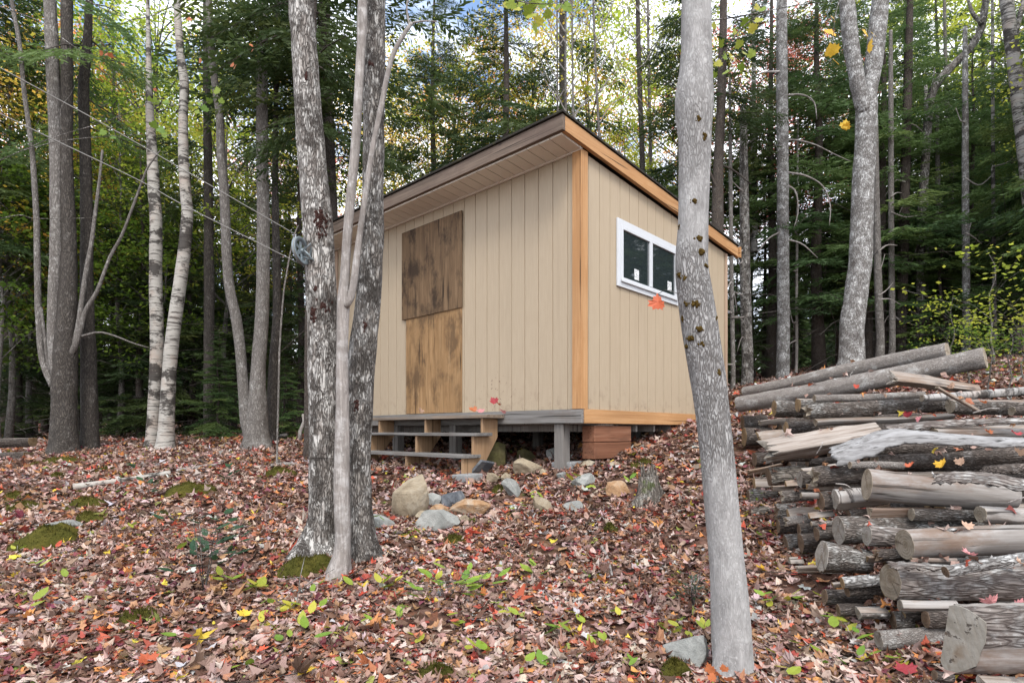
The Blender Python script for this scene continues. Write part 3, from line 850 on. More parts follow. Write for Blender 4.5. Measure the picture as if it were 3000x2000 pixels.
# ------------------------------------------------------------------ individually traced trunks
def stem_pts(pts, d, d2=None, n=None, up=3.0, sink=.25):
    """pixel path (px, py, width px) from base to top -> 3-D path with radii; goes on above the frame"""
    W3 = []
    m = len(pts)
    for i, q in enumerate(pts):
        dd = d if d2 is None else d + (d2 - d) * i / (m - 1)
        v = P(q[0], q[1], dd)
        W3.append((v.x, v.y, v.z, q[2] / 2 / F * dd))
    if sink:
        a = W3[0]; W3.insert(0, (a[0], a[1], a[2] - sink, a[3] * 1.15))
    if up:
        a, b_ = W3[-2], W3[-1]
        dz = max(.05, b_[2] - a[2]); st_, h, sl = dz, dz, (b_[0] - a[0]) / dz
        while True:         # growing steps keep the spline free of loops
            W3.append((b_[0] + sl * min(h, .8) , b_[1], b_[2] + h, b_[3] * max(.4, 1 - .1 * h)))
            if h >= up: break
            st_ *= 1.7; h += st_
    n = n or max(8, int(sum(math.dist(W3[i][:3], W3[i + 1][:3]) for i in range(len(W3) - 1)) / .09))
    sp_ = spline(W3, n)
    return [Vector(q[:3]) for q in sp_], [max(.002, q[3]) for q in sp_]
def trunk(name, label, d, stems, bark_, cat='tree', wob=.05, segs=24, flare=.0, limb_bark=None, extra=None, d2=None, ups=None, seed=1):
    """stems[0] is the trunk, the others are limbs"""
    p0 = stems[0][0]
    base = P(p0[0], p0[1], d); base.z = G(base.x, base.y)
    o = empty(name, base, label, cat)
    for i, st in enumerate(stems):
        st = [tuple(q) for q in st]
        pts, rad = stem_pts(st, d if i == 0 else d * .995, d2, up=(3.0 if st[-1][1] < 12 else 0) if ups is None else ups, sink=.25 if i == 0 else 0)
        lob = None
        if i == 0 and flare:
            zb = base.z
            lob = [flare * max(0, 1 - (p.z - zb) / .32) ** 2 if p.z > zb - .3 else flare for p in pts]
        mb = MB(); mb.tube([p - base for p in pts], rad, segs if i == 0 else 12, wob=wob, seed=seed + i, lobes=lob)
        q = mb.obj('trunk' if i == 0 else 'limb', M[bark_ if i == 0 else (limb_bark or bark_)], o)
    if extra: extra(o, base)
    return o
def surf(stem, px, py, d):
    """point of a traced trunk's camera side under a photo pixel"""
    st = sorted(stem, key=lambda q: q[1])
    for q0, q1 in zip(st, st[1:]):
        if q0[1] <= py <= q1[1]: break
    t = min(1, max(0, (py - q0[1]) / (q1[1] - q0[1])))
    cx = q0[0] + (q1[0] - q0[0]) * t; r = (q0[2] + (q1[2] - q0[2]) * t) / 2
    u = min(.98, max(-.98, (px - cx) / r))
    return P(cx + u * r, py, d) - Vector((0, math.sqrt(1 - u * u) * r / F * d * .97, 0)), u
def clump_part(o, base, name, spots, stem, d, mat, lump=8, n=26, flat=.5):
    """cushions of moss on a trunk, each a cluster of small lumps: (px, py, rx px, ry px)"""
    for (px, py, rx, ry) in spots:
        rg = random.Random(int(px * 7 + py)); mb = MB()
        k_ = max(5, int(n * rx * ry / 500))
        for j in range(k_):
            a = rg.uniform(0, TAU); rr = rg.random() ** .6
            c, u = surf(stem, px + math.cos(a) * rr * rx, py + math.sin(a) * rr * ry, d); c = c - base
            s_ = lump * rg.uniform(.4, 1.1) * (1.15 - .6 * rr) / F * d
            nu, nv = 8, 5; vs = []
            for i in range(nv + 1):
                ph = PI_ * i / nv
                for k in range(nu):
                    th = TAU * k / nu; q = s_ * rg.uniform(.7, 1.3)
                    vs.append(c + Vector((math.sin(ph) * math.cos(th) * q, -flat * math.sin(ph) * math.sin(th) * q, math.cos(ph) * q * 1.15)))
            mb.add(vs, [(i * nu + k, i * nu + (k + 1) % nu, (i + 1) * nu + (k + 1) % nu, (i + 1) * nu + k) for i in range(nv) for k in range(nu)], 0, True)
        mb.obj(name, mat, o)
PI_ = math.pi
b = NB('moss'); mn = b.noise(b.coord(rand=False), 45, 5, .7)
c = b.mix(b.ramp(b.noise(b.coord(rand=False), 7, 4), [(.4, 0.0), (.65, 1.0)]), (.068, .066, .014), (.125, .108, .024))
c = b.mix(b.ramp(mn, [(.3, .8), (.6, 0.0)]), c, (.03, .032, .008))
M['moss'] = b.out(c, .95, b.bump(mn, 1.0, .02), .05)
b = NB('moss_brown'); mn = b.noise(b.coord(rand=False), 120, 4, .7)
M['mossbrown'] = b.out(b.mix(b.ramp(mn, [(.35, 0.0), (.65, 1.0)]), (.035, .022, .008), (.13, .085, .022)), .95, b.bump(mn, 1.0, .01), .05)
b = NB('dark_moss_patch'); mn = b.noise(b.coord(rand=False), 110, 5, .7)
M['patch'] = b.out(b.mix(b.ramp(mn, [(.35, 0.0), (.65, 1.0)]), (.025, .012, .011), (.085, .045, .038)), .95, b.bump(mn, 1.0, .012), .05)

# the clump in front of the shed: pulley tree, slim dead-grey tree, dark right-hand tree
DT1 = 4.36
T1 = [(934, 1612, 128), (938, 1560, 92), (945, 1480, 80), (948, 1300, 84), (947, 1050, 86), (940, 850, 85), (933, 700, 83), (918, 500, 79), (905, 350, 76), (895, 200, 73), (885, 60, 72), (882, -5, 71)]
def t1x(o, base):
    clump_part(o, base, 'moss_patch', [(952, 655, 20, 40), (960, 905, 24, 32), (905, 650, 9, 18), (940, 855, 6, 9), (950, 700, 14, 10), (905, 250, 10, 22), (932, 930, 10, 20)], T1, DT1, M['patch'], 7, 40, .35)
trunk('maple_tree', 'thick rough barked grey tree carrying the clothesline pulley', DT1, [T1], 'rough', wob=.055, segs=36, flare=.28, extra=t1x, seed=3)
DT3 = 4.22
T3 = [(1062, 1625, 98), (1058, 1560, 82), (1052, 1450, 72), (1052, 1300, 70), (1062, 1050, 76), (1078, 880, 70), (1092, 700, 62), (1094, 500, 62), (1095, 300, 64), (1096, 100, 63), (1097, -5, 62)]
def t3x(o, base):
    clump_part(o, base, 'moss_patch', [(1094, 208, 12, 16), (1056, 1190, 14, 16), (1078, 960, 9, 22)], T3, DT3, M['patch'], 6, 40, .35)
trunk('maple_tree', 'dark rough barked tree rising just behind the slim forked grey trunk', DT3, [T3], 'rough_dark', wob=.06, segs=32, flare=.16, extra=t3x, seed=8)
DT2 = 3.93
T2 = [(992, 1690, 66), (1002, 1620, 48), (1004, 1540, 46), (1000, 1430, 46), (1003, 1300, 42), (1003, 1150, 36), (1003, 1000, 33), (1006, 880, 36), (1010, 820, 28), (1017, 700, 27), (1030, 550, 27), (1042, 420, 27), (1050, 280, 25), (1058, 140, 25), (1061, 55, 29), (1062, -5, 25)]
T2b = [(1012, 900, 17), (1029, 868, 22), (1040, 800, 21), (1047, 740, 19), (1058, 660, 17), (1075, 540, 17), (1092, 429, 15), (1117, 312, 16), (1143, 185, 14), (1172, 120, 13), (1206, 68, 10)]
T2c = [(1200, 78, 6), (1193, 40, 5), (1192, 15, 5), (1197, -5, 5)]
T2d = [(1206, 68, 5), (1245, 62, 4), (1280, 64, 3)]
trunk('dead_tree', 'slim smooth pale grey tree forking into two, in front of the dark rough trunk', DT2, [T2, T2b, T2c, T2d], 'dead', wob=.035, segs=24, flare=.3, seed=12)
# right foreground tree
DT5 = 2.86
T5 = [(2150, 2005, 150), (2146, 1960, 112), (2143, 1850, 113), (2133, 1700, 103), (2116, 1500, 97), (2096, 1300, 96), (2076, 1120, 98), (2055, 990, 102), (2036, 860, 98), (2026, 770, 92), (2030, 660, 86), (2034, 520, 88), (2036, 410, 95), (2034, 330, 108), (2034, 280, 110), (2038, 210, 94), (2040, 120, 85), (2040, -5, 82)]
def t5x(o, base):
    sp_ = [(2030, 376, 9, 9), (2049, 421, 8, 12), (2019, 605, 8, 9), (2033, 713, 13, 7), (2042, 752, 12, 10), (2035, 972, 11, 8), (2014, 995, 8, 9), (2040, 1014, 8, 6), (1984, 670, 5, 8),
           (1985, 808, 6, 10), (2054, 790, 7, 6), (1996, 822, 8, 9), (2002, 896, 7, 8), (2024, 900, 14, 9), (1992, 936, 7, 9), (2086, 938, 5, 10), (2090, 1090, 6, 30), (2006, 1018, 6, 8)]
    clump_part(o, base, 'moss_tuft', sp_, T5, DT5, M['mossbrown'], 6, 60, .9)
trunk('maple_tree', 'pale smooth barked tree dotted with brown moss tufts in front of the window', DT5, [T5], 'smooth', wob=.03, segs=40, flare=.12, extra=t5x, seed=21)
# V-forked tree on the right
DT6 = 9.0
T6 = [(2494, 1078, 78), (2495, 1040, 68), (2497, 950, 66), (2510, 850, 62), (2521, 750, 60), (2526, 620, 57), (2530, 510, 57), (2536, 400, 56), (2539, 320, 58), (2545, 270, 44), (2557, 200, 46), (2570, 100, 47), (2580, -5, 46)]
T6b = [(2536, 330, 40), (2518, 270, 42), (2505, 200, 41), (2492, 120, 42), (2480, -5, 40)]
trunk('maple_tree', 'lichen covered grey tree forking into a tall V above the woodpile', DT6, [T6, T6b], 'lichen', wob=.04, segs=24, flare=.1, seed=31)
DT7 = 11.2
T7 = [(2293, 1120, 46), (2294, 1080, 37), (2295, 950, 35), (2294, 700, 33), (2293, 450, 32), (2291, 250, 31), (2290, 60, 30), (2290, -5, 28)]
T7l = [[(2300, 410, 6), (2340, 412, 5), (2390, 425, 4), (2440, 450, 3), (2496, 475, 2)], [(2305, 505, 6), (2360, 515, 5), (2410, 545, 4), (2432, 600, 3), (2430, 660, 2)], [(2296, 540, 6), (2330, 560, 5), (2338, 620, 3), (2325, 670, 2)],
       [(2285, 210, 6), (2230, 215, 5), (2180, 250, 4), (2130, 320, 3)], [(2285, 680, 5), (2250, 700, 4), (2220, 740, 3)], [(2300, 700, 5), (2350, 715, 4), (2395, 755, 2)], [(2300, 280, 6), (2350, 278, 5), (2385, 300, 4), (2393, 350, 2)]]
trunk('spruce_tree', 'straight grey lichen barked trunk with bare curved dead limbs behind the left pole ends', DT7, [T7] + T7l, 'lichen', wob=.03, segs=18, limb_bark='dead', seed=41, ups=0)
trunk('spruce_tree', 'dark brown trunk rising behind the low end of the shed roof', 10.6, [[(2100, 1130, 38), (2100, 900, 36), (2102, 660, 34), (2103, 560, 31), (2106, 450, 28), (2113, 300, 25), (2118, 100, 22), (2120, -5, 20)], [(2103, 560, 8), (2070, 480, 6), (2040, 420, 4)], [(2105, 480, 6), (2150, 500, 5), (2200, 540, 3)]], 'spruce', wob=.03, segs=16, seed=43)
trunk('birch_tree', 'mottled white birch stem at the far upper right', 10.5, [[(3040, 1010, 44), (3030, 700, 40), (3004, 450, 38), (2990, 330, 37), (2974, 200, 35), (2958, 80, 33), (2948, -5, 32)], [(2965, 130, 16), (2985, 60, 14), (3000, -5, 13)]], 'birchgrey', wob=.03, segs=16, seed=44)
trunk('maple_tree', 'crooked mossy brown stem that bends up and to the right in the spruces', 12, [[(2690, 1040, 24), (2695, 900, 23), (2700, 650, 22), (2708, 520, 22), (2716, 400, 22), (2722, 320, 22), (2735, 262, 22), (2780, 204, 22), (2841, 143, 20), (2872, 90, 20), (2884, 30, 18), (2890, -5, 16)], [(2876, 70, 12), (2850, 40, 10), (2838, 5, 8)], [(2722, 310, 7), (2732, 250, 5), (2738, 200, 4)]], 'rough_dark', wob=.06, segs=14, seed=45)
for i, (px, by, d, w_, br, top, lab) in enumerate([
    (2577, 1050, 10.5, 22, 'grey', (2568, 600), 'slim straight grey trunk immediately right of the V forked tree'),
    (2612, 1040, 11.5, 17, 'grey', (2610, 340), 'thin grey pole trunk in the spruces, second right of the V forked tree'),
    (2542, 1050, 12.5, 24, 'spruce', (2548, 500), 'shadowy trunk half hidden behind the right side of the V forked tree'),
    (2638, 1050, 12, 28, 'spruce', (2660, 240), 'dark trunk left of the crooked mossy stem'),
    (2710, 1010, 12.6, 16, 'birchgrey', (2712, 500), 'slender pale stem standing tight against the crooked mossy stem'),
    (2757, 1005, 13, 16, 'grey', (2748, 560), 'slender grey trunk first to the right of the crooked mossy stem'),
    (2830, 1000, 11.2, 20, 'lichen', (2828, 330), 'grey trunk above the yellow leaved shrub'),
    (2912, 1000, 11.6, 10, 'birchgrey', (2908, 150), 'very thin pale stem left of the mottled birch at the upper right'),
    (2146, 1140, 11, 13, 'grey', (2140, 480), 'thin grey stem just right of the far corner of the shed'),
    (2188, 1125, 11.2, 32, 'rough_dark', (2180, 560), 'dark knobbly trunk between the shed and the straight lichen barked trunk'),
    (2332, 1085, 12.2, 8, 'dead', (2336, 600), 'whip thin stem right of the straight lichen barked trunk'),
    (2210, 700, 13.2, 15, 'birchgrey', (2208, 240), 'pale slender birch stem against the red leaves beside the shed roof'),
    (2785, 560, 13.8, 12, 'grey', (2770, 180), 'thin upright grey stem inside the bend of the crooked mossy stem')]):
    st = [[(px, by + 6, w_ * 1.15), (px + 2, by - 60, w_), ((px + top[0]) / 2, (by + top[1]) / 2, w_ * .93), (top[0], top[1], w_ * .8), (top[0] + (top[0] - px) * .3, top[1] - 250, w_ * .55)]]
    rg = random.Random(i + 90)
    for k in range(rg.randint(3, 7)):
        yy = rg.uniform(top[1], by - 60); sd = rg.choice((-1, 1)); l = rg.uniform(15, 90)
        xx = px + (top[0] - px) * (by - yy) / (by - top[1])
        st.append([(xx, yy, 5), (xx + sd * l * .5, yy - rg.uniform(-25, 22), 3), (xx + sd * l, yy + rg.uniform(-50, 50), 1.5)])
    trunk('birch_tree' if br.startswith('birch') else 'spruce_tree' if br in ('spruce', 'lichen') else 'maple_tree', lab, d, st, br, wob=.03, segs=12, limb_bark='dead', seed=50 + i, ups=0)

# left group
DL = 8.6
L3 = [(186, 1345, 96), (188, 1290, 74), (187, 1200, 62), (190, 1091, 62), (196, 960, 56), (200, 880, 48), (203, 734, 37), (200, 625, 34), (195, 450, 32), (196, 223, 31), (196, -5, 29)]
L2 = [(176, 1120, 40), (160, 1040, 32), (156, 957, 30), (160, 840, 32), (165, 734, 33), (165, 560, 33), (163, 402, 33), (154, 178, 33), (147, 22, 32), (146, -5, 31)]
L1 = [(160, 1130, 24), (138, 1091, 20), (122, 1040, 17), (114, 940, 17), (111, 868, 17), (109, 734, 16), (107, 640, 15), (98, 491, 14), (89, 402, 13), (71, 268, 12), (58, 134, 11), (38, 27, 10), (34, -5, 10)]
L1b = [(150, 1100, 12), (138, 1040, 10), (128, 960, 9), (120, 900, 8)]
L5 = [(150, 1085, 20), (179, 1069, 19), (214, 1024, 17), (232, 979, 15), (250, 912, 13), (286, 850, 11), (321, 756, 9), (357, 689, 8), (388, 609, 7), (415, 536, 6), (433, 491, 5), (470, 440, 3)]
L6 = [(218, 1015, 15), (232, 940, 14), (241, 868, 13), (255, 780, 12), (268, 712, 11), (277, 640, 10), (290, 540, 8), (300, 440, 6)]
L7 = [(240, 985, 8), (290, 973, 6), (340, 985, 5), (390, 1005, 4), (435, 1018, 3)]
trunk('maple_tree', 'large many stemmed dark tree with a thin limb sweeping up to the right', DL, [L3, L2, L1, L1b, L5, L6, L7], 'greydark', wob=.05, segs=22, flare=.2, limb_bark='grey', seed=61)
trunk('maple_tree', 'dark straight trunk close behind the many stemmed tree', 9.0, [[(264, 1330, 56), (263, 1270, 46), (259, 1046, 41), (254, 823, 33), (254, 625, 31), (250, 446, 30), (245, 268, 28), (256, 120, 22), (262, -5, 18)]], 'greydark', wob=.05, segs=18, flare=.15, seed=66)
trunk('birch_tree', 'upright white paper birch with peeling bark, left of the leaning birch', 9.2, [[(444, 1322, 44), (448, 1270, 37), (453, 1180, 36), (460, 1002, 36), (456, 823, 34), (457, 645, 33), (451, 558, 32), (445, 440, 27), (438, 300, 20), (435, 150, 14), (433, -5, 9)]], 'birch', wob=.035, segs=18, flare=.1, seed=67)
trunk('birch_tree', 'white paper birch leaning to the right with black bark marks', 8.9, [[(482, 1325, 62), (486, 1280, 46), (493, 1136, 38), (504, 1002, 37), (522, 868, 36), (540, 734, 34), (549, 622, 31), (545, 580, 30), (538, 469, 28), (537, 340, 25), (540, 245, 25), (531, 179, 23), (522, 67, 20), (518, -5, 18)]], 'birch', wob=.03, segs=18, flare=.15, seed=68)
trunk('maple_tree', 'brown grey double trunk tree splitting low into two stems', 8.7, [[(756, 1330, 96), (752, 1280, 72), (754, 1200, 58), (756, 1091, 42), (768, 912, 37), (772, 667, 36), (768, 446, 33), (768, 179, 31), (768, -5, 30)], [(742, 1300, 46), (722, 1225, 36), (710, 1091, 29), (696, 957, 30), (670, 823, 28), (661, 667, 27), (657, 560, 26), (647, 446, 24), (643, 335, 22), (624, 200, 20), (616, 90, 19), (612, -5, 18)], [(700, 1000, 5), (690, 970, 4), (684, 955, 3)]], 'grey', wob=.04, segs=22, flare=.2, seed=69)
trunk('maple_tree', 'slim brown trunk beside the double trunk tree', 9.2, [[(797, 1312, 40), (796, 1260, 31), (801, 1091, 29), (812, 912, 25), (808, 690, 21), (806, 500, 17), (808, 350, 15), (812, 100, 12), (814, -5, 11)]], 'greydark', wob=.04, segs=14, seed=70)
trunk('maple_tree', 'thin pale whip of a sapling passing beside the pulley', 7.3, [[(812, 1315, 6), (816, 1150, 6), (819, 1024, 5.5), (830, 868, 5), (840, 800, 5), (850, 745, 4.5), (862, 690, 4), (874, 660, 3)]], 'grey', wob=.02, segs=8, seed=71)
trunk('spruce_tree', 'dim dark trunk showing along the left edge of the pulley tree', 8.0, [[(905, 1350, 34), (905, 1290, 30), (906, 1100, 28), (908, 900, 26), (912, 700, 24), (916, 500, 22)]], 'spruce', wob=.04, segs=14, seed=72, ups=4)
trunk('spruce_tree', 'dim banded grey trunk between the leaning birch and the double trunk tree', 11, [[(614, 1302, 42), (614, 1260, 32), (612, 1100, 29), (613, 900, 28), (612, 750, 27), (610, 500, 24), (606, 300, 20)]], 'greydark', wob=.04, segs=14, seed=73, ups=4)
# broad spruce whose boughs hang over the roof
o = spruce(958, 9.9, 4, 1.0, 'broad old spruce between the pulley tree and the shed, boughs over the roof', bark_='spruce', wide=1.25, rot=1.0)
def boughs_on(o, px, d, ys, n, L, seed, fir=False):
    rg = np.random.default_rng(seed); vs, rn = [], []; base = o.location; mb = MB()
    for i in range(n):
        z = P(0, rg.uniform(*ys), d).z - base.z; x = P(px, 0, d).x - base.x
        l = L * rg.uniform(.5, 1.1); m = rotz(rg.choice([0, math.pi]) + rg.normal(0, .75)) @ roty(rg.uniform(.0, .45))
        q = (BOUGHS[rg.integers(4)] * l) @ m.T + np.array([x, 0, z]); vs.append(q); rn.append(np.full(len(q), np.clip(rg.normal(.45, .2), 0, 1)))
        e = m @ np.array([l, 0, -.2 * l]); mb.tube([(x, 0, z), (x + e[0] * .5, e[1] * .5, z + e[2] * .42), (x + e[0], e[1], z + e[2])], [.014, .009, .003], 4, cap=False)
    link('crown', fast_mesh('crown', np.concatenate(vs).reshape(-1, 3), 4, [M['needle2' if fir else 'needle']], rnd=np.concatenate(rn)), o)
    mb.obj('branches', M['spruce'], o).name = 'branch'
byl = {q.get('label'): q for q in bpy.data.objects if q.get('label')}
boughs_on(byl['dim dark trunk showing along the left edge of the pulley tree'], 914, 8.0, (-60, 400), 10, 1.5, 1)
boughs_on(byl['slim brown trunk beside the double trunk tree'], 808, 9.2, (-80, 480), 8, 1.4, 2)
boughs_on(byl['dim banded grey trunk between the leaning birch and the double trunk tree'], 608, 11, (-60, 650), 12, 1.6, 3)
boughs_on(byl['dark straight trunk close behind the many stemmed tree'], 255, 9.0, (-80, 420), 11, 1.4, 4, True)
boughs_on(byl['dark brown trunk rising behind the low end of the shed roof'], 2112, 10.6, (-80, 430), 14, 1.2, 5)
# thin stems behind the roof peak
for (px, d, w_, x2, by, lab) in ((1657, 13.5, 8, 1657, 900, 'thin pale stem directly behind the peak of the shed roof'), (1634, 13.8, 6, 1632, 900, 'thinnest pale stem behind the roof, left of the roof peak'), (1680, 13.2, 7, 1676, 900, 'thin forked pale stem behind the roof, right of the roof peak'),
                       (1648, 15, 20, 1646, 900, 'dark brown trunk in the trees straight behind the roof peak'), (1757, 13.6, 8, 1738, 900, 'thin grey stem behind the window side of the roof'), (1880, 14.5, 16, 1868, 900, 'slim mottled stem behind the roof, left of the pale moss dotted trunk'), (1905, 15.2, 10, 1898, 900, 'darker thin stem behind the roof touching the pale moss dotted trunk')):
    st = [[(px, by, w_ * 1.2), (px + 2, 500, w_), ((px + x2) / 2, 250, w_ * .9), (x2, -5, w_ * .75)]]
    rg = random.Random(px)
    for k in range(6):
        yy = rg.uniform(20, 380); sd = rg.choice((-1, 1)); st.append([(px, yy, 4), (px + sd * 30, yy - 50, 3), (px + sd * rg.uniform(50, 90), yy - rg.uniform(80, 160), 2)])
    trunk('maple_tree', lab, d, st, 'grey' if w_ < 15 else 'greydark', wob=.03, segs=10, limb_bark='dead', seed=px, ups=2)
byl = {q.get('label'): q for q in bpy.data.objects if q.get('label')}
boughs_on(byl['dark brown trunk in the trees straight behind the roof peak'], 1648, 15, (-80, 380), 16, 1.8, 6)

# ------------------------------------------------------------------ the woods behind
# px, depth, variant, scale, fir?, label
for (px, d, v_, sc, fir, wide, lab) in (
    (2585, 12.4, 1, .85, 1, 1.15, 'green spruce right of the V forked tree with boughs to the ground'),
    (2880, 15.5, 1, .9, 1, 1.1, 'tall green spruce behind the rounded spruce on the right'),
    (2395, 12.6, 1, .95, 1, 1.2, 'bushy dark green spruce between the straight lichen trunk and the V forked tree'),
    (2500, 14.5, 1, 1.05, 1, 1.2, 'tall green spruce directly behind the V forked tree'),
    (2655, 13.8, 1, .95, 1, 1.25, 'dense dark green spruce behind the crooked mossy stem'),
    (2745, 15.5, 1, 1.0, 1, 1.2, 'pointed green spruce above the crooked mossy stem'),
    (2850, 13.0, 2, 1.15, 1, 1.1, 'rounded green spruce behind the yellow leaved shrub'),
    (2960, 14.5, 1, .75, 1, 1.2, 'green spruce at the far right beside the mottled birch'),
    (2760, 11.8, 3, 1.1, 1, 1.2, 'low yellowish young spruce under the crooked mossy stem'),
    (2240, 14.0, 1, .48, 0, 1.1, 'dark spruce right of the shed, behind the dark knobbly trunk'),
    (2160, 13.0, 2, .6, 0, 1.0, 'small dark spruce just past the far corner of the shed'),
    (2010, 13.6, 0, .82, 0, 1.0, 'drooping dark spruce behind the roof, hidden partly by the pale moss dotted trunk'),
    (1480, 13.8, 4, .95, 0, 1.05, 'shaggy dark spruce over the middle of the shed roof'),
    (1270, 14.5, 4, .9, 0, 1.0, 'thin drooping spruce over the left half of the shed roof'),
    (880, 13.0, 1, .85, 0, 1.0, 'dark spruce seen past the pulley'),
    (560, 12.2, 2, .95, 0, 1.15, 'bushy dark spruce behind the leaning birch'),
    (415, 12.0, 2, 1.0, 0, 1.2, 'bushy dark spruce left of the upright birch'),
    (330, 14.0, 1, .5, 0, 1.2, 'dark spruce between the many stemmed tree and the birches'),
    (60, 12.6, 2, .95, 0, 1.2, 'dark bushy spruce at the left edge of the woods'),
    (-60, 11.0, 0, .95, 0, 1.0, 'spruce at the left edge whose bare boughs reach into view'),
    (130, 16.0, 1, .6, 0, 1.2, 'dim spruce behind the many stemmed tree'),
    (2260, 13.0, 4, .8, 0, .9, 'thin spruce with bare limbs just left of the straight lichen trunk'),
    (640, 10.4, 3, .62, 1, 1.1, 'little green spruce at the foot of the double trunk tree'),
    (835, 9.6, 3, .42, 1, 1.3, 'very small mossy green spruce left of the pulley tree'),
):
    spruce(px, d, v_, sc, lab, fir=fir, wide=wide)
for (px, d, v_, sc, colr, lab, name) in (
    (250, 13.2, 0, .9, 'green', 'tall green tree filling the gap right of the many stemmed tree', 'birch_tree'),
    (455, 13.6, 0, .95, 'lime', 'lime leaved tree top between and behind the twin birches', 'birch_tree'),
    (30, 11.5, 1, .9, 'gold', 'golden green leafy tree at the upper left edge', 'maple_tree'),
    (660, 12.4, 1, .9, 'yellowgreen', 'yellow green leaved tree left of the double trunk tree', 'maple_tree'),
    (350, 12.0, 1, .8, 'green', 'green leaved understorey tree left of the upright birch', 'maple_tree'),
    (90, 12.6, 1, .85, 'gold', 'golden leaved understorey tree left of the many stemmed tree', 'maple_tree'),
    (620, 14.2, 0, .85, 'green', 'green leaved tree between the leaning birch and the double trunk tree', 'maple_tree'),
    (720, 17.0, 0, 1.0, 'gold', 'golden leaved tree straight behind the double trunk tree', 'maple_tree'),
    (100, 15.0, 0, 1.0, 'orange', 'orange gold tree behind the left side of the many stemmed tree', 'birch_tree'),
    (1330, 15.5, 0, .9, 'yellowgreen', 'yellow green maple close behind the middle of the roof', 'maple_tree'),
    (1560, 16.5, 0, 1.0, 'gold', 'golden maple behind the roof just left of the peak', 'maple_tree'),
    (1150, 22.0, 0, 1.25, 'gold', 'gold leaved maple seen through the forked grey trunk', 'maple_tree'),
    (1990, 16.0, 0, .9, 'yellowgreen', 'green and yellow tree right beside the top of the pale moss dotted trunk', 'maple_tree'),
    (2560, 19.0, 0, 1.2, 'yellowgreen', 'pale green tree top above the V forked tree', 'birch_tree'),
    (40, 15.0, 0, .95, 'gold', 'golden leaved tree at the upper left edge', 'maple_tree'),
    (160, 19.0, 0, 1.15, 'orange', 'orange and yellow leaved maple far behind the many stemmed tree', 'maple_tree'),
    (290, 16.5, 0, 1.0, 'yellowgreen', 'yellow green leaved tree between the many stemmed tree and the birches', 'birch_tree'),
    (400, 20.0, 0, 1.25, 'lime', 'bright lime leaved tree behind the upright birch', 'birch_tree'),
    (225, 12.5, 1, .78, 'green', 'green leaved understorey tree right of the many stemmed tree', 'maple_tree'),
    (545, 17.5, 1, 1.1, 'yellowgreen', 'yellow green tree behind the leaning birch', 'maple_tree'),
    (480, 11.8, 2, .9, 'green', 'small dark green leaved tree behind the twin birches', 'maple_tree'),
    (0, 10.8, 2, 1.0, 'green', 'leafy green sapling at the left edge under the bare boughs', 'maple_tree'),
    (840, 21.0, 0, 1.0, 'red', 'red leaved maple glimpsed beside the pulley tree', 'maple_tree'),
    (1250, 19.0, 0, 1.0, 'gold', 'gold and orange leaved maple behind the left half of the roof', 'maple_tree'),
    (1420, 22.0, 0, 1.2, 'orange', 'orange leaved maple far behind the middle of the roof', 'maple_tree'),
    (1100, 18.5, 1, 1.0, 'yellowgreen', 'yellow green tree behind the forked grey trunk', 'maple_tree'),
    (1720, 17.5, 0, 1.05, 'lime', 'bright lime leaved maple behind the peak of the roof', 'maple_tree'),
    (1900, 19.0, 0, 1.2, 'yellowgreen', 'yellow green maple behind the window side of the roof', 'maple_tree'),
    (1820, 24.0, 0, 1.2, 'orange', 'orange leaved tree in the distance right of the roof peak', 'maple_tree'),
    (2200, 16.0, 0, .9, 'red', 'red leaved maple between the pale moss dotted trunk and the straight lichen trunk', 'maple_tree'),
    (2330, 17.5, 0, .9, 'red', 'salmon red leaved maple behind the straight lichen trunk', 'maple_tree'),
    (2960, 16.0, 0, 1.15, 'lime', 'pale green leaved birch crown at the upper right corner', 'birch_tree'),
    (2800, 21.0, 0, 1.3, 'yellowgreen', 'soft green leaved tree behind the spruces at the upper right', 'birch_tree'),
    (3080, 13.5, 0, .9, 'lime', 'light green leaved tree past the right edge, reaching in beside the mottled birch', 'birch_tree'),
):
    leafy(px, d, v_, sc, colr, lab, name=name)
# yellow leaved shrub on the right, behind the log pile
leafy(2905, 8.2, 3, .8, 'yellowgreen', 'yellow green leafy shrub behind the right end of the two long poles', name='shrub', wide=1.1)['category'] = 'shrub'
leafy(3010, 7.4, 3, .55, 'yellowgreen', 'low green shrub at the right edge behind the pale birch log', name='shrub', wide=1.2)['category'] = 'shrub'
for px, d, sc, lab in ((2835, 7.0, .36, 'low green plant just past the rounded end of the long thick pole'), (2900, 6.8, .4, 'bright low green plant behind the silver split log'), (2960, 6.4, .42, 'green leafy plant behind the pale birch log near the right edge'), (2780, 7.8, .36, 'small green plant under the right ends of the long poles'), (3000, 7.2, .48, 'taller green leafy plant at the right edge below the mottled birch')):
    leafy(px, d, 3, sc, 'yellowgreen' if px in (2900, 3000) else 'green', lab, name='plant', wide=1.3)['category'] = 'plant'
leafy(2790, 9.4, 3, .55, 'lime', 'sparse yellow shrub under the slender trunks, left of the yellow green shrub', name='shrub')['category'] = 'shrub'

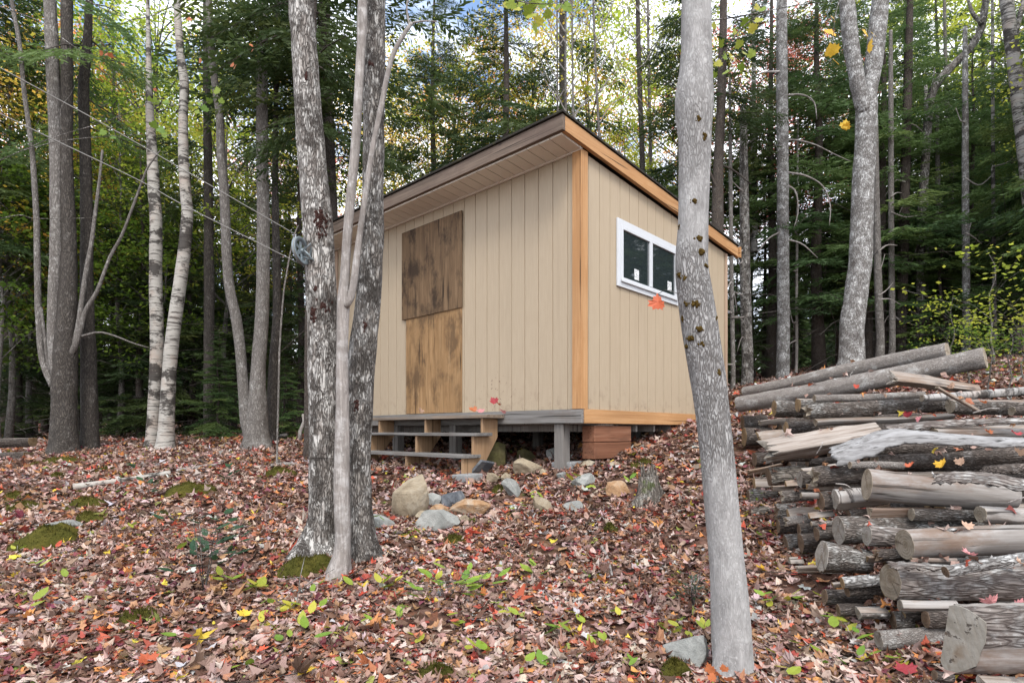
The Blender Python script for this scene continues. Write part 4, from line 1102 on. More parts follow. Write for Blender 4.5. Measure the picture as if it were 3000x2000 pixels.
# unnamed trees deeper in: every one is a tree of its own, told apart by the gap it stands in
MARKS = [(-40, 'the left edge of the woods'), (186, 'the many stemmed tree'), (444, 'the upright birch'), (482, 'the leaning birch'), (754, 'the double trunk tree'), (905, 'the pulley tree'),
         (2100, 'the far corner of the shed'), (2294, 'the straight lichen trunk'), (2494, 'the V forked tree'), (2690, 'the crooked mossy stem'), (3040, 'the mottled birch')]
rg = random.Random(5)
deep = []
for a, b_, n in ((-60, 880, 26), (2450, 3080, 20), (1750, 2100, 4)):
    for i in range(n):
        px = a + (b_ - a) * (i + rg.uniform(.1, .9)) / n
        deep.append((px, rg.uniform(15, 32), rg.choice((0, 4, 1, 0, 1, 2)) if a != 1750 else rg.choice((0, 4))))
ORD = ['first', 'second', 'third', 'fourth', 'fifth', 'sixth', 'seventh', 'eighth', 'ninth', 'tenth', 'eleventh', 'twelfth', 'thirteenth', 'fourteenth', 'fifteenth', 'sixteenth', 'seventeenth', 'eighteenth', 'nineteenth', 'twentieth']
cnt = {}
for px, d, v_ in sorted(deep):
    k = max(i for i, m in enumerate(MARKS) if m[0] <= px or i == 0)
    cnt[k] = cnt.get(k, 0) + 1
    where = MARKS[k][1]
    lab = f'shadowed spruce deep in the woods, {ORD[min(19, cnt[k] - 1)]} right of {where}'
    if k == 5: lab = f'spruce rising behind the shed roof, {ORD[min(19, cnt[k] - 1)]} to the right of the pulley tree'
    spruce(px, d, v_, rg.uniform(.6, .9) if v_ != 2 else rg.uniform(.7, 1.1), lab, group='slim spruces deep in the woods', bark_='spruce' if rg.random() < .6 else 'greydark', wide=rg.uniform(.8, 1.1), x=None)
# trees beyond the right edge that the window reflects
for i, (x, y, v_, sc) in enumerate(((9.4, 8.6, 1, .9), (10.8, 9.8, 1, 1.0), (10.2, 10.9, 1, .9), (12.0, 8.8, 1, 1.1), (13, 11.4, 1, 1.0), (10.6, 7.6, 2, 1.3))):
    spruce(0, y, v_, sc, 'green spruce outside the right side of the view, mirrored in the window', group='spruces mirrored in the window', x=x, fir=True)
leafy(0, 9.2, 1, .9, 'yellowgreen', 'leafy yellow green tree outside the right side of the view, mirrored in the window', x=10.6)
# the far wood, one mass
vs, rn = [], []
rf = np.random.default_rng(17)
for i in range(150):
    a = rf.uniform(-.98, .98); d = rf.uniform(34, 62); x = a * d
    H = rf.uniform(5.5, 10); q, r_, _ = None, None, None
    n = 1500
    t = rf.uniform(0, 1, n) ** 1.15; th = rf.uniform(0, TAU, n); rr = (1 - t) * rf.uniform(.3, 1, n) * H * .24 + .1
    B = np.c_[np.cos(th) * rr, np.sin(th) * rr, t * H]
    D = unit(np.c_[np.cos(th), np.sin(th), rf.uniform(-.8, .1, n)]); SD = unit(np.cross(D, rf.normal(size=(n, 3))))
    q = quads_from(B, D, SD, rf.uniform(.25, .6, n), rf.uniform(.12, .3, n)) + np.array([x, d, float(ground(x, d)[0]) - .2])
    vs.append(q); rn.append(np.clip(rf.normal(.35, .15, n), 0, 1))
me = fast_mesh('far_wood', np.concatenate(vs).reshape(-1, 3), 4, [M['needle']], rnd=np.concatenate(rn))
tag(link('distant_forest', me), 'dark distant spruce wood closing off the view', 'forest', kind='stuff')
# brush: dead twigs in the shade under the trees
mb = MB(); rg = random.Random(77)
for i in range(2600):
    side = rg.random()
    a = rg.uniform(-.95, -.33) if side < .55 else rg.uniform(.37, .95)
    d = rg.uniform(10.5, 24); x = a * d; z = G(x, d)
    h = z + abs(rg.gauss(0, .8)) + (.0 if rg.random() < .5 else rg.uniform(0, 2.0)); an = rg.uniform(0, TAU); l = rg.uniform(.3, 1.3); up = rg.uniform(-.3, .5)
    mb.tube([(x, d, h), (x + math.cos(an) * l * .5, d + math.sin(an) * l * .5, h + up * l * .5 + .05), (x + math.cos(an) * l, d + math.sin(an) * l, h + up * l)], [.007, .005, .002], 3, cap=False)
tag(mb.obj('brush', M['greydark']), 'tangle of bare dead twigs in the shade under the trees', 'twigs', kind='stuff')

# ------------------------------------------------------------------ woodpile
def xsec(shape, th, rg):
    """radius multiplier and whether it is a cut (split) face"""
    r, cut = 1.0, False
    for (tf, c) in shape:
        dd = math.cos(th - tf)
        if dd > .05 and c / dd < r:
            r = c / dd; cut = True
    return r, cut
LOGN = [0]
TOPS = []
def log(x0, y0, d0, x1, y1, d1, z0, z1, style, label, shape=(), end='end', name='log', rag=.0, bow=None, wob=.10, cat='log', cutmat='split', ends=True, group='logs in the woodpile', zk=.25):
    LOGN[0] += 1
    rg = random.Random(LOGN[0] * 13 + 1)
    z1 = z0 - (z0 - z1) * zk
    if x1 > 2985:        # the pile carries on past the edge of the picture
        ex = 260 + 420 * random.Random(int(y0)).random(); y1 += (y1 - y0) / (x1 - x0) * ex * .5; x1 += ex
    a = P(x0, y0, z0); b_ = P(x1, y1, z1)
    ax = b_ - a; L = ax.length; zz = ax.normalized()
    xx = Vector((0, 0, 1)).cross(zz).normalized(); yy = zz.cross(xx)
    r0 = d0 / 2 / F * z0; r1 = d1 / 2 / F * z1
    segs = 40 if shape else 28
    n = max(4, int(L / .035))
    if bow is None: bow = rg.uniform(-.06, .06)
    ph = [rg.uniform(0, TAU) for _ in range(10)]
    vs, fs, mi = [], [], []
    knots = [(rg.uniform(.1, .9) * L, rg.uniform(0, TAU), rg.uniform(.03, .055), rg.uniform(.1, .28)) for _ in range(rg.choice((1, 2, 3, 4)))]
    def pt(i, k, inset=1.0):
        t = i / (n - 1); th = TAU * k / segs
        z = t * L
        r = r0 + (r1 - r0) * t
        m, cut = xsec(shape, th, rg)
        w_ = wob * (.5 if cut else 1) * (.45 * math.sin(2 * th + ph[0] + z * 1.3) + .3 * math.sin(3 * th + ph[1] - z * 2.1) + .3 * math.sin(5 * th + ph[2] + z * 5) + .25 * math.sin(9 * th + ph[3] + z * 11) + .3 * math.sin(z * 7 + ph[4]) + .2 * math.sin(14 * th + ph[8] - z * 17))
        for (kz, kt, ks, ka) in knots:
            dt = (th - kt + math.pi) % TAU - math.pi
            w_ += ka * math.exp(-((z - kz) / ks) ** 2 - (dt / .45) ** 2)
        rr = r * m * (1 + w_)
        ox = bow * L * (t * (1 - t)) + .012 * L * math.sin(t * 4 + ph[5]) * .3; oy = .3 * bow * L * t * (1 - t) + .006 * L * math.sin(t * 5 + ph[6])
        if i == 0 and rag: z -= rag * (.5 + .5 * math.sin(3 * th + ph[7]) * math.sin(7 * th + ph[8]))
        return Vector((math.cos(th) * rr + ox, math.sin(th) * rr + oy, z)), cut
    for i in range(n):
        for k in range(segs):
            v_, cut = pt(i, k); vs.append(v_)
    for i in range(n - 1):
        for k in range(segs):
            _, c1 = pt(i, k); _, c2 = pt(i, (k + 1) % segs)
            fs.append((i * segs + k, i * segs + (k + 1) % segs, (i + 1) * segs + (k + 1) % segs, (i + 1) * segs + k)); mi.append(1 if (c1 and c2) else 0)
    mb = MB(); mb.v = vs; mb.f = fs; mb.mi = mi; mb.sm = [True] * len(fs)
    mb.f.append(tuple((n - 1) * segs + k for k in range(segs))); mb.mi.append(2); mb.sm.append(False)
    o = mb.obj(name, [M[style], M[cutmat], M[end]])
    o.matrix_world = Matrix((( xx.x, yy.x, zz.x, a.x), (xx.y, yy.y, zz.y, a.y), (xx.z, yy.z, zz.z, a.z), (0, 0, 0, 1)))
    tag(o, label, cat, group)
    if 'woodpile' in group and not label.startswith('dim'): TOPS.append((a.copy(), b_.copy(), r0, r1))
    # near cut face: slightly domed disc just inside the rim
    ring0 = [vs[k] for k in range(segs)]
    c = sum(ring0, Vector()) / segs
    mb = MB(); nv = []
    for j, s_ in enumerate((.985, .7, .35)):
        for k in range(segs):
            q = c + (ring0[k] - c) * s_; q.z += -.002; nv.append(q)
    nv.append(c + Vector((0, 0, -.002)))
    ff = [(j * segs + k, (j + 1) * segs + k, (j + 1) * segs + (k + 1) % segs, j * segs + (k + 1) % segs) for j in range(2) for k in range(segs)]
    ff += [(2 * segs + k, 3 * segs, 2 * segs + (k + 1) % segs) for k in range(segs)]
    # outer wall closing back to the rim
    m0 = len(nv)
    nv += ring0
    ff += [(m0 + k, k, (k + 1) % segs, m0 + (k + 1) % segs) for k in range(segs)]
    mb.add(nv, ff, 0, False)
    mb.obj('cut_face', M[end], o)
    return o
PI = math.pi
H_ = ((PI, .25),)                 # half round, flat towards the camera
HU = ((PI * .6, .2),)             # half round, flat up and towards the camera
WG = ((PI * .75, .15), (PI * 1.45, .3))   # wedge
TRI = ((PI * .5, .3), (PI * 1.2, .35), (PI * 1.85, .4))
LG = [
 # two long poles on top
 (2180,1145,26, 2776,1028,50, 6.7,5.2, 'logspruce', 'longest upper pole with rough grey bark, lying behind the other pole', dict(zk=1.0)),
 (2162,1186,44, 2888,1052,62, 6.2,4.7, 'logspruce', 'long thick grey pole on top of the woodpile with a rounded right end', dict(zk=1.0)),
 (2268,1196,46, 2420,1198,46, 5.3,5.1, 'logbark', 'short knobbly log with a double lobed tan end under the long pole', dict(end='endtan', wob=.12)),
 (2338,1184,45, 2430,1186,45, 4.95,4.85, 'logbark', 'log with an orange tan cut end beside the double lobed log', dict(end='endtan', shape=((PI*.55,.7),))),
 (2376,1203,44, 2785,1184,38, 4.7,4.35, 'logbark', 'long blotchy grey log with a ragged left end below the thin birch pole', dict(rag=.06)),
 (2386,1168,24, 2705,1158,23, 4.75,4.4, 'logspruce', 'thin smooth grey branch just under the leaf litter on top', dict(bow=.02)),
 (2700,1161,21, 3020,1135,36, 4.35,4.05, 'birchgrey', 'thin pale birch pole running out to the right edge on top', dict(bow=.03)),
 (2632,1112,72, 2872,1140,36, 4.45,4.15, 'bare', 'silver split log with a broad jagged brown left end, on top', dict(shape=WG, end='endgrey', rag=.05)),
 (2745,1134,16, 2868,1206,20, 4.02,3.85, 'split', 'flat splinter of split wood slanting down across the top logs', dict(shape=((PI*.5,.35),(PI*1.5,.35)), name='split_log')),
 (2785,1186,44, 2990,1188,46, 4.25,4.05, 'logbark', 'thick grey log under the slanting splinter, right part of the top', dict(cutmat='bare', shape=((PI*.6,.75),))),
 (2965,1202,26, 3060,1196,28, 4.0,3.9, 'logdark', 'dark thin log end at the right edge below the thick grey log', {}),
 (2390,1234,34, 2790,1214,28, 4.65,4.2, 'bare', 'long silver split log beneath the blotchy grey log', dict(shape=HU)),
 (2175,1238,38, 2245,1238,38, 6.3,6.2, 'logdark', 'dark knotty log in the back left column, uppermost under the pole', dict(wob=.12, end='enddark')),
 (2232,1236,32, 2300,1228,30, 5.9,5.8, 'logbark', 'splintered small log end under the double lobed log', dict(shape=TRI, rag=.04)),
 (2180,1279,52, 2260,1279,50, 6.0,5.9, 'logdark', 'fat dark log with tan end in the back left column', dict(end='endtan')),
 (2232,1283,50, 2300,1276,46, 5.7,5.6, 'logbark', 'split ochre faced log right of the fat dark back log', dict(shape=WG, end='endtan', rag=.04)),
 (2303,1254,40, 2460,1250,40, 5.2,5.0, 'logdark', 'dark log with a tan end above the pale splintered trunk', dict(end='endtan')),
 (2283,1318,92, 2580,1268,84, 4.5,4.15, 'split', 'broad pale splintered trunk with a jagged left end in the middle of the pile', dict(shape=((PI*.72,.35),(PI*1.35,.45)), rag=.14, end='endgrey', cutmat='split')),
 (2560,1312,40, 3030,1306,44, 3.9,3.6, 'logdark', 'dark log half hidden under the big bark sheet', {}),
 (2735,1262,38, 3030,1266,50, 3.95,3.7, 'bare', 'pale debarked log with a red leaf near the right edge', dict(shape=((PI*.6,.6),))),
 (2560,1346,40, 3030,1328,52, 3.72,3.45, 'logdark', 'long rough dark barked log below the bark sheet', {}),
 (2490,1361,22, 2645,1363,24, 3.6,3.5, 'logspruce', 'thin grey branch just above the biggest silver log', {}),
 (2210,1346,44, 2300,1342,42, 5.3,5.2, 'logdark', 'dark log with brown end in the left column below the pale splintered trunk', dict(end='enddark')),
 (2290,1333,40, 2370,1331,40, 4.95,4.85, 'logdark', 'oval ochre ended log tucked under the tip of the splintered trunk', dict(end='endtan')),
 (2203,1380,36, 2290,1362,34, 5.2,5.05, 'splitdark', 'dark split log slanting in the left column', dict(shape=TRI, rag=.05, end='enddark')),
 (2352,1378,30, 2470,1362,28, 4.1,3.95, 'bare', 'small pale peeled log under the splintered trunk', dict(shape=HU)),
 (2342,1402,46, 2440,1400,44, 4.0,3.9, 'logdark', 'round pale ended log in the middle of the left face', dict(end='endgrey')),
 (2400,1396,54, 2560,1390,50, 3.8,3.62, 'logdark', 'dark rough log ending against the biggest silver log', dict(rag=.06)),
 (2253,1397,50, 2360,1388,52, 4.6,4.45, 'logmoss', 'mossy lumpy log left of the round pale ended log', dict(wob=.12, end='enddark')),
 (2210,1416,38, 2270,1416,38, 5.0,4.9, 'logdark', 'dark log with orange brown end by the leaves', dict(end='endtan', shape=((PI*.9,.6),))),
 (2262,1428,32, 2330,1426,32, 4.4,4.3, 'splitdark', 'reddish brown split end beneath the mossy log', dict(shape=TRI, end='enddark')),
 (2304,1420,30, 2370,1418,30, 4.3,4.2, 'splitdark', 'ochre brown split end right of the reddish split end', dict(shape=WG, end='endtan')),
 (2192,1453,40, 2275,1455,40, 4.85,4.7, 'logmoss', 'short mossy grey log at the left edge of the pile, upper of two', dict(end='enddark')),
 (2197,1505,42, 2290,1505,40, 4.65,4.5, 'logmoss', 'short scaly dark log at the left foot of the pile, lower of two', dict(end='enddark')),
 (2297,1453,34, 2380,1450,34, 4.05,3.9, 'logbark', 'grey ragged log end in the left face above the gnarly stub', dict(rag=.03)),
 (2365,1423,36, 2440,1425,36, 3.85,3.75, 'splitdark', 'orange brown split block right of the round pale ended log', dict(shape=TRI, end='endtan')),
 (2347,1450,18, 2420,1453,20, 3.8,3.7, 'bare', 'thin twisted pale stick between the split block and the banded birch', dict(wob=.1)),
 (2405,1468,54, 2450,1466,54, 3.75,3.7, 'logdark', 'dark end behind the pale ended birch log', dict(end='enddark')),
 (2447,1464,56, 2600,1450,56, 3.65,3.5, 'birchgrey', 'pale grey log with a pointed cream end left of the biggest silver log', dict(end='endgrey', shape=((PI*1.3,.75),))),
 (2312,1506,40, 2400,1500,38, 4.05,3.95, 'splitdark', 'ochre split log low in the left face', dict(shape=WG, end='endtan')),
 (2280,1500,46, 2330,1500,46, 4.35,4.25, 'logbark', 'gnarly grey stub low in the left face', dict(wob=.16, rag=.03, end='enddark')),
 (2313,1526,26, 2375,1516,24, 3.95,3.85, 'logspruce', 'small grey stick with a broken end', dict(rag=.04)),
 (2373,1514,28, 2445,1506,28, 3.75,3.65, 'splitdark', 'reddish split stick above the largest round end', dict(shape=WG, end='endtan')),
 (2280,1541,40, 2345,1540,40, 4.2,4.1, 'logdark', 'dark stubby log at the pile foot under the gnarly stub', dict(end='enddark')),
 (2377,1534,15, 2450,1532,15, 3.68,3.6, 'logspruce', 'thinnest grey stick left of the largest round end', {}),
 (2341,1552,38, 2400,1549,38, 3.9,3.8, 'logdark', 'brown log end under the small broken stick', dict(end='enddark')),
 (2392,1564,44, 2470,1560,44, 3.65,3.55, 'logdark', 'dark barked log end left of the largest round end', dict(wob=.1, end='enddark')),
 (2302,1590,48, 2360,1583,46, 4.05,3.95, 'logbark', 'upright looking brown stub at the pile foot among leaves', dict(end='enddark', wob=.12)),
 (2346,1590,58, 2410,1585,56, 3.85,3.75, 'logdark', 'dark hollow looking stub right of the brown stub', dict(end='enddark', wob=.12)),
 (2540,1421,92, 2972,1453,74, 3.42,3.12, 'bare', 'biggest silver debarked log with a narrow oval end', dict(end='end', wob=.04, zk=.6)),
 (2457,1550,82, 2900,1548,60, 3.42,3.1, 'logbark', 'log with the largest round pale end in the middle of the left face', dict(end='endgrey', wob=.04)),
 (2548,1492,62, 2790,1494,44, 3.38,3.2, 'splitdark', 'brown triangular split wedge hanging under the biggest silver log', dict(shape=((PI*.5,.2),(PI*1.15,.4),(PI*1.85,.5)), cutmat='splitdark')),
 (2670,1505,36, 2875,1511,34, 3.3,3.12, 'logbark', 'grey barked log under the right half of the biggest silver log', dict(wob=.08)),
 (2872,1507,48, 3030,1512,54, 3.12,3.0, 'bare', 'pale peeled log at the right edge beneath the biggest silver log', {}),
 (2540,1567,60, 2650,1575,54, 3.22,3.12, 'peel', 'round cream ended log with peeling bark next to the largest round end', dict(end='endgrey', wob=.04)),
 (2652,1597,88, 3030,1578,80, 3.0,2.78, 'bare', 'second big silver log with a mossy grey round end', dict(end='end', wob=.03)),
 (2670,1638,15, 2800,1641,15, 2.95,2.86, 'bare', 'thin silver strip under the second big silver log', {}),
 (2408,1628,96, 2545,1645,66, 3.3,3.15, 'logbark', 'fat log with a bulging two lobed cut end', dict(end='endgrey', wob=.10)),
 (2540,1634,42, 2590,1634,42, 3.2,3.15, 'splitdark', 'orange brown split block right of the bulging log', dict(shape=TRI, end='endtan')),
 (2582,1625,36, 2660,1620,34, 3.1,3.0, 'logdark', 'dark barked log end under the second big silver log', dict(rag=.04, end='enddark')),
 (2608,1698,104, 2990,1706,92, 2.85,2.62, 'peel', 'fat grey log with flaking bark under the hollow branch', dict(end='end', wob=.06)),
 (2770,1676,31, 3030,1612,40, 2.66,2.5, 'lichen', 'hollow grey lichened branch slanting up to the right edge', dict(end='enddark')),
 (2468,1706,30, 2585,1698,32, 3.05,2.95, 'lichen', 'small lichened log with a tan end, low in the pile', dict(end='endtan')),
 (2482,1732,34, 2600,1723,32, 3.08,2.98, 'logdark', 'dark log directly below the small lichened log', dict(end='enddark')),
 (2416,1746,44, 2550,1750,40, 3.2,3.08, 'logdark', 'dark damp log at the pile foot under the split rubble', dict(end='enddark')),
 (2345,1665,42, 2405,1664,42, 3.55,3.45, 'logbark', 'weathered split stub at the foot of the pile left of the bulging log', dict(shape=TRI, rag=.03, end='endgrey')),
 (2316,1645,34, 2355,1645,34, 3.75,3.7, 'logspruce', 'grey angular stub furthest left at the pile foot', dict(shape=WG, end='endgrey')),
 (2440,1712,30, 2480,1708,30, 3.12,3.05, 'splitdark', 'tan split chip wedged left of the small lichened log', dict(shape=TRI, end='endtan')),
 (2592,1722,42, 2640,1720,42, 2.95,2.9, 'splitdark', 'red brown half hidden end left of the flaking log', dict(end='endtan')),
 (2456,1786,34, 2540,1786,34, 3.05,2.95, 'logdark', 'sooty dark log at the very foot of the pile', dict(end='enddark')),
 (2516,1790,46, 2600,1790,44, 2.92,2.84, 'logbark', 'grey split log with a knotted face at the pile foot', dict(shape=HU, end='endgrey')),
 (2638,1773,33, 2800,1776,33, 2.78,2.68, 'bare', 'grey log with a chipped pale end under the flaking log', dict(end='endgrey', shape=((PI*1.3,.7),))),
 (2646,1796,32, 2700,1796,32, 2.86,2.8, 'logdark', 'half round tan end under the chipped pale ended log', dict(end='endtan', shape=((PI*.5,.2),))),
 (2616,1816,46, 2670,1816,46, 2.88,2.82, 'logbark', 'bulbous brown stub above the bottom front log', dict(end='enddark', wob=.12)),
 (2712,1812,46, 2800,1815,50, 2.74,2.68, 'logdark', 'log with an arched brown end beside the great split log', dict(end='enddark')),
 (2574,1873,54, 2790,1864,50, 2.78,2.66, 'logspruce', 'smooth grey bottom log with two pale scars in front of the pile', dict(end='endgrey')),
 (2880,1992,52, 3060,2004,56, 2.3,2.2, 'split', 'pale split log below the great split log at the corner', dict(shape=HU, end='endgrey')),
 (2738,1976,30, 2790,1985,30, 2.42,2.38, 'logdark', 'small dark chunk under the great split log', dict(end='enddark')),
]
for t in LG:
    kw = dict(t[10]); log(*t[:10], **kw)
# great split log at the front corner: traced end, extruded along its length
def great():
    prof = [(2781, 1773), (2792, 1771), (2806, 1771), (2837, 1784), (2866, 1803), (2890, 1822), (2891, 1850), (2888, 1882), (2874, 1910), (2868, 1935), (2860, 1951), (2820, 1966), (2784, 1973), (2766, 1958), (2755, 1934), (2763, 1890), (2772, 1835)]
    a = P(2824, 1873, 2.38); ax = (P(3120, 1868, 2.20) - a); L = ax.length; zz = ax.normalized(); xx = Vector((0, 0, 1)).cross(zz).normalized(); yy = zz.cross(xx)
    ring = []
    for px, py in prof:      # points on the end plane (slightly turned towards the camera)
        ray = P(px, py, 1.0) - Vector((0, 0, E)); nrm = (Vector((-.80, -.60, .0))).normalized()
        t = (a - Vector((0, 0, E))).dot(nrm) / ray.dot(nrm); q = Vector((0, 0, E)) + ray * t - a
        ring.append(Vector((q.dot(xx), q.dot(yy), q.dot(zz))))
    # subdivide outline
    r2 = []
    for i in range(len(ring)):
        for s_ in (0, .33, .66): r2.append(ring[i].lerp(ring[(i + 1) % len(ring)], s_))
    ring = r2; m = len(ring); n = 18; rg = random.Random(4)
    vs = []
    for i in range(n):
        t = i / (n - 1)
        for k, q in enumerate(ring):
            j = 1 + .02 * math.sin(k * 2.1 + i * .8) + .02 * math.sin(k * 5.3 - i * 1.7)
            vs.append((q.x * j * (1 - .05 * t), q.y * j * (1 - .05 * t), q.z * (1 - t) + t * L))
    mb = MB(); fs = []
    mb.v = vs
    for i in range(n - 1):
        for k in range(m):
            mb.f.append((i * m + k, i * m + (k + 1) % m, (i + 1) * m + (k + 1) % m, (i + 1) * m + k)); mb.mi.append(0 if 2 < k / 3 < 7.4 else 1); mb.sm.append(True)
    mb.f.append(tuple((n - 1) * m + k for k in range(m))); mb.mi.append(1); mb.sm.append(False)
    o = mb.obj('split_log', [M['peel'], M['bare']]); recalc(o.data)
    o.matrix_world = Matrix(((xx.x, yy.x, zz.x, a.x), (xx.y, yy.y, zz.y, a.y), (xx.z, yy.z, zz.z, a.z), (0, 0, 0, 1)))
    tag(o, 'great split log with a tall grey D shaped cut face at the front corner', 'log', 'logs in the woodpile')
    c = sum(ring, Vector()) / m; mb = MB(); nv = []
    out = (Vector((-.80, -.60, .05))).normalized(); out = Vector((out.dot(xx), out.dot(yy), out.dot(zz)))
    for s_ in (1.0, .99, .7, .4):
        for k in range(m): nv.append(c + (ring[k] - c) * s_ + out * (0 if s_ == 1 else .004))
    nv.append(c + out * .004)
    ff = [(j * m + k, j * m + (k + 1) % m, (j + 1) * m + (k + 1) % m, (j + 1) * m + k) for j in range(3) for k in range(m)] + [(3 * m + k, 3 * m + (k + 1) % m, 4 * m) for k in range(m)]
    mb.add(nv, ff, 0, False); q = mb.obj('cut_face', M['endgreat'], o); recalc(q.data)
    # hole with rusty rot
    mb = MB(); hc = c + Vector((0, 0, 0)); 
great()
# sheets of bark
def slab(path, widths, arc, label, d0, d1, mat='slab', thick=.012, jag=.02, roll=PI * .75, group='bark sheets on the woodpile'):
    """curved bark shell following a pixel path; widths in px, arc = how far it wraps (radians)"""
    n = 46; m = 14; rg = random.Random(len(path) + int(path[0][0]))
    q = [(*P(px, py, d0 + (d1 - d0) * i / (len(path) - 1)), w_ / F * (d0 + (d1 - d0) * i / (len(path) - 1))) for i, ((px, py), w_) in enumerate(zip(path, widths))]
    sp_ = spline(q, n); base = Vector(sp_[0][:3]); vs = []
    for lay in (0, 1):
        for i, s_ in enumerate(sp_):
            c = Vector(s_[:3]); t = (Vector(sp_[min(i + 1, n - 1)][:3]) - Vector(sp_[max(0, i - 1)][:3])).normalized()
            xx = Vector((0, 0, 1)).cross(t).normalized(); yy = t.cross(xx)
            r = s_[3] / max(.3, 2 * math.sin(min(arc, PI) / 2))
            e = .06 * math.sin(i * .7) + .05 * math.sin(i * 1.9 + 1)
            for k in range(m):
                u = k / (m - 1) - .5
                th = roll + u * (arc + e * (1 if u > 0 else -1))
                rr = r - lay * thick + .008 * math.sin(i * .9 + k * 1.3) + .004 * math.sin(k * 3 + i * 2.3)
                p = c + (xx * (math.cos(th) - math.cos(roll)) + yy * (math.sin(th) - math.sin(roll))) * rr
                if i in (0, n - 1): p += t * rg.uniform(-jag, jag)
                vs.append(p - base)
    fs = []
    o0 = n * m
    for i in range(n - 1):
        for k in range(m - 1):
            a = i * m + k
            fs.append((a, a + 1, a + m + 1, a + m)); fs.append((o0 + a, o0 + a + m, o0 + a + m + 1, o0 + a + 1))
        for k, s1 in ((0, 1), (m - 1, -1)):
            a = i * m + k
            fs.append((a, a + m, o0 + a + m, o0 + a)[::s1])
    for i, s1 in ((0, -1), (n - 1, 1)):
        for k in range(m - 1):
            a = i * m + k; fs.append((a, a + 1, o0 + a + 1, o0 + a)[::s1])
    mb = MB(); mb.add(vs, fs, 0, True)
    # local frame with x along the sheet so the grain follows it
    t = (Vector(sp_[-1][:3]) - base).normalized(); xx = Vector((0, 0, 1)).cross(t).normalized(); yy = t.cross(xx)
    Mx = Matrix((xx, yy, t))
    mb.v = [tuple(Mx @ Vector(p)) for p in mb.v]
    o = mb.obj('bark_sheet', M[mat]); recalc(o.data)
    o.matrix_world = Matrix(((xx.x, yy.x, t.x, base.x), (xx.y, yy.y, t.y, base.y), (xx.z, yy.z, t.z, base.z), (0, 0, 0, 1)))
    return tag(o, label, 'bark', group)
slab([(2440, 1330), (2520, 1302), (2610, 1272), (2700, 1272), (2850, 1284), (3030, 1292)], [84, 84, 72, 56, 46, 40], 1.5, 'big curved grey sheet of bark draped across the middle of the pile', 3.72, 3.45)
slab([(2600, 1252), (2720, 1240), (2860, 1232), (3030, 1226)], [26, 30, 24, 20], 1.2, 'narrow rough bark strip above the big curved bark sheet', 4.05, 3.8, 'peel')
slab([(2738, 1398), (2800, 1392), (2900, 1396), (3030, 1420)], [40, 46, 50, 56], 1.4, 'flaking bark curl lying on the biggest silver log', 3.16, 2.98, 'peel')
slab([(2880, 1372), (2930, 1368), (3030, 1362)], [36, 38, 36], 2.0, 'rolled dark bark curl at the right edge above the flaking bark curl', 3.3, 3.15, 'logdark')
slab([(2608, 1652), (2680, 1654), (2760, 1660), (2830, 1668)], [24, 26, 22, 14], 1.5, 'loose strip of bark on top of the flaking log', 2.76, 2.66, 'peel', .008)
slab([(2640, 1560), (2700, 1554), (2800, 1550)], [14, 16, 12], 1.2, 'thin lichen bark strip above the second big silver log', 3.06, 2.95, 'lichen', .006)
# logs inside the heap that close the gaps
rg = random.Random(21)
for i in range(60):
    t = (i % 30) / 29; py = 1250 + 560 * t + rg.uniform(-15, 15)
    px = 2215 + 330 * t + (rg.uniform(20, 70) if i < 30 else rg.uniform(70, 190)); d = 5.9 - 2.95 * t ** .75 + (.25 if i < 30 else .1)
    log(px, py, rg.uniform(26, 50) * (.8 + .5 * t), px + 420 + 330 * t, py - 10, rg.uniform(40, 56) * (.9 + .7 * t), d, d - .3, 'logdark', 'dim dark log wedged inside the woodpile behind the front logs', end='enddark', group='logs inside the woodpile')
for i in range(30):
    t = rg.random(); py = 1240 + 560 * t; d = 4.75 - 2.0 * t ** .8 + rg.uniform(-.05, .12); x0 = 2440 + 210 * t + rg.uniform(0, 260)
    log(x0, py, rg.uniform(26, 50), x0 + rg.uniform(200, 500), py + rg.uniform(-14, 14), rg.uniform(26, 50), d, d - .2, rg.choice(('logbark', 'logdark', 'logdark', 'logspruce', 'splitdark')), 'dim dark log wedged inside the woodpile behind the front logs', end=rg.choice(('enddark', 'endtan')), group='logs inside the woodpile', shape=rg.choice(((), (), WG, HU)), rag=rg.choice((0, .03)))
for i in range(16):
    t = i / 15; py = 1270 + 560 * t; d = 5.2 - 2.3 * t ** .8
    log(2520 + 180 * t, py, 60, 3060, py, 70, d, d - .3, 'logdark', 'dim dark log wedged inside the woodpile behind the front logs', end='enddark', group='logs inside the woodpile')
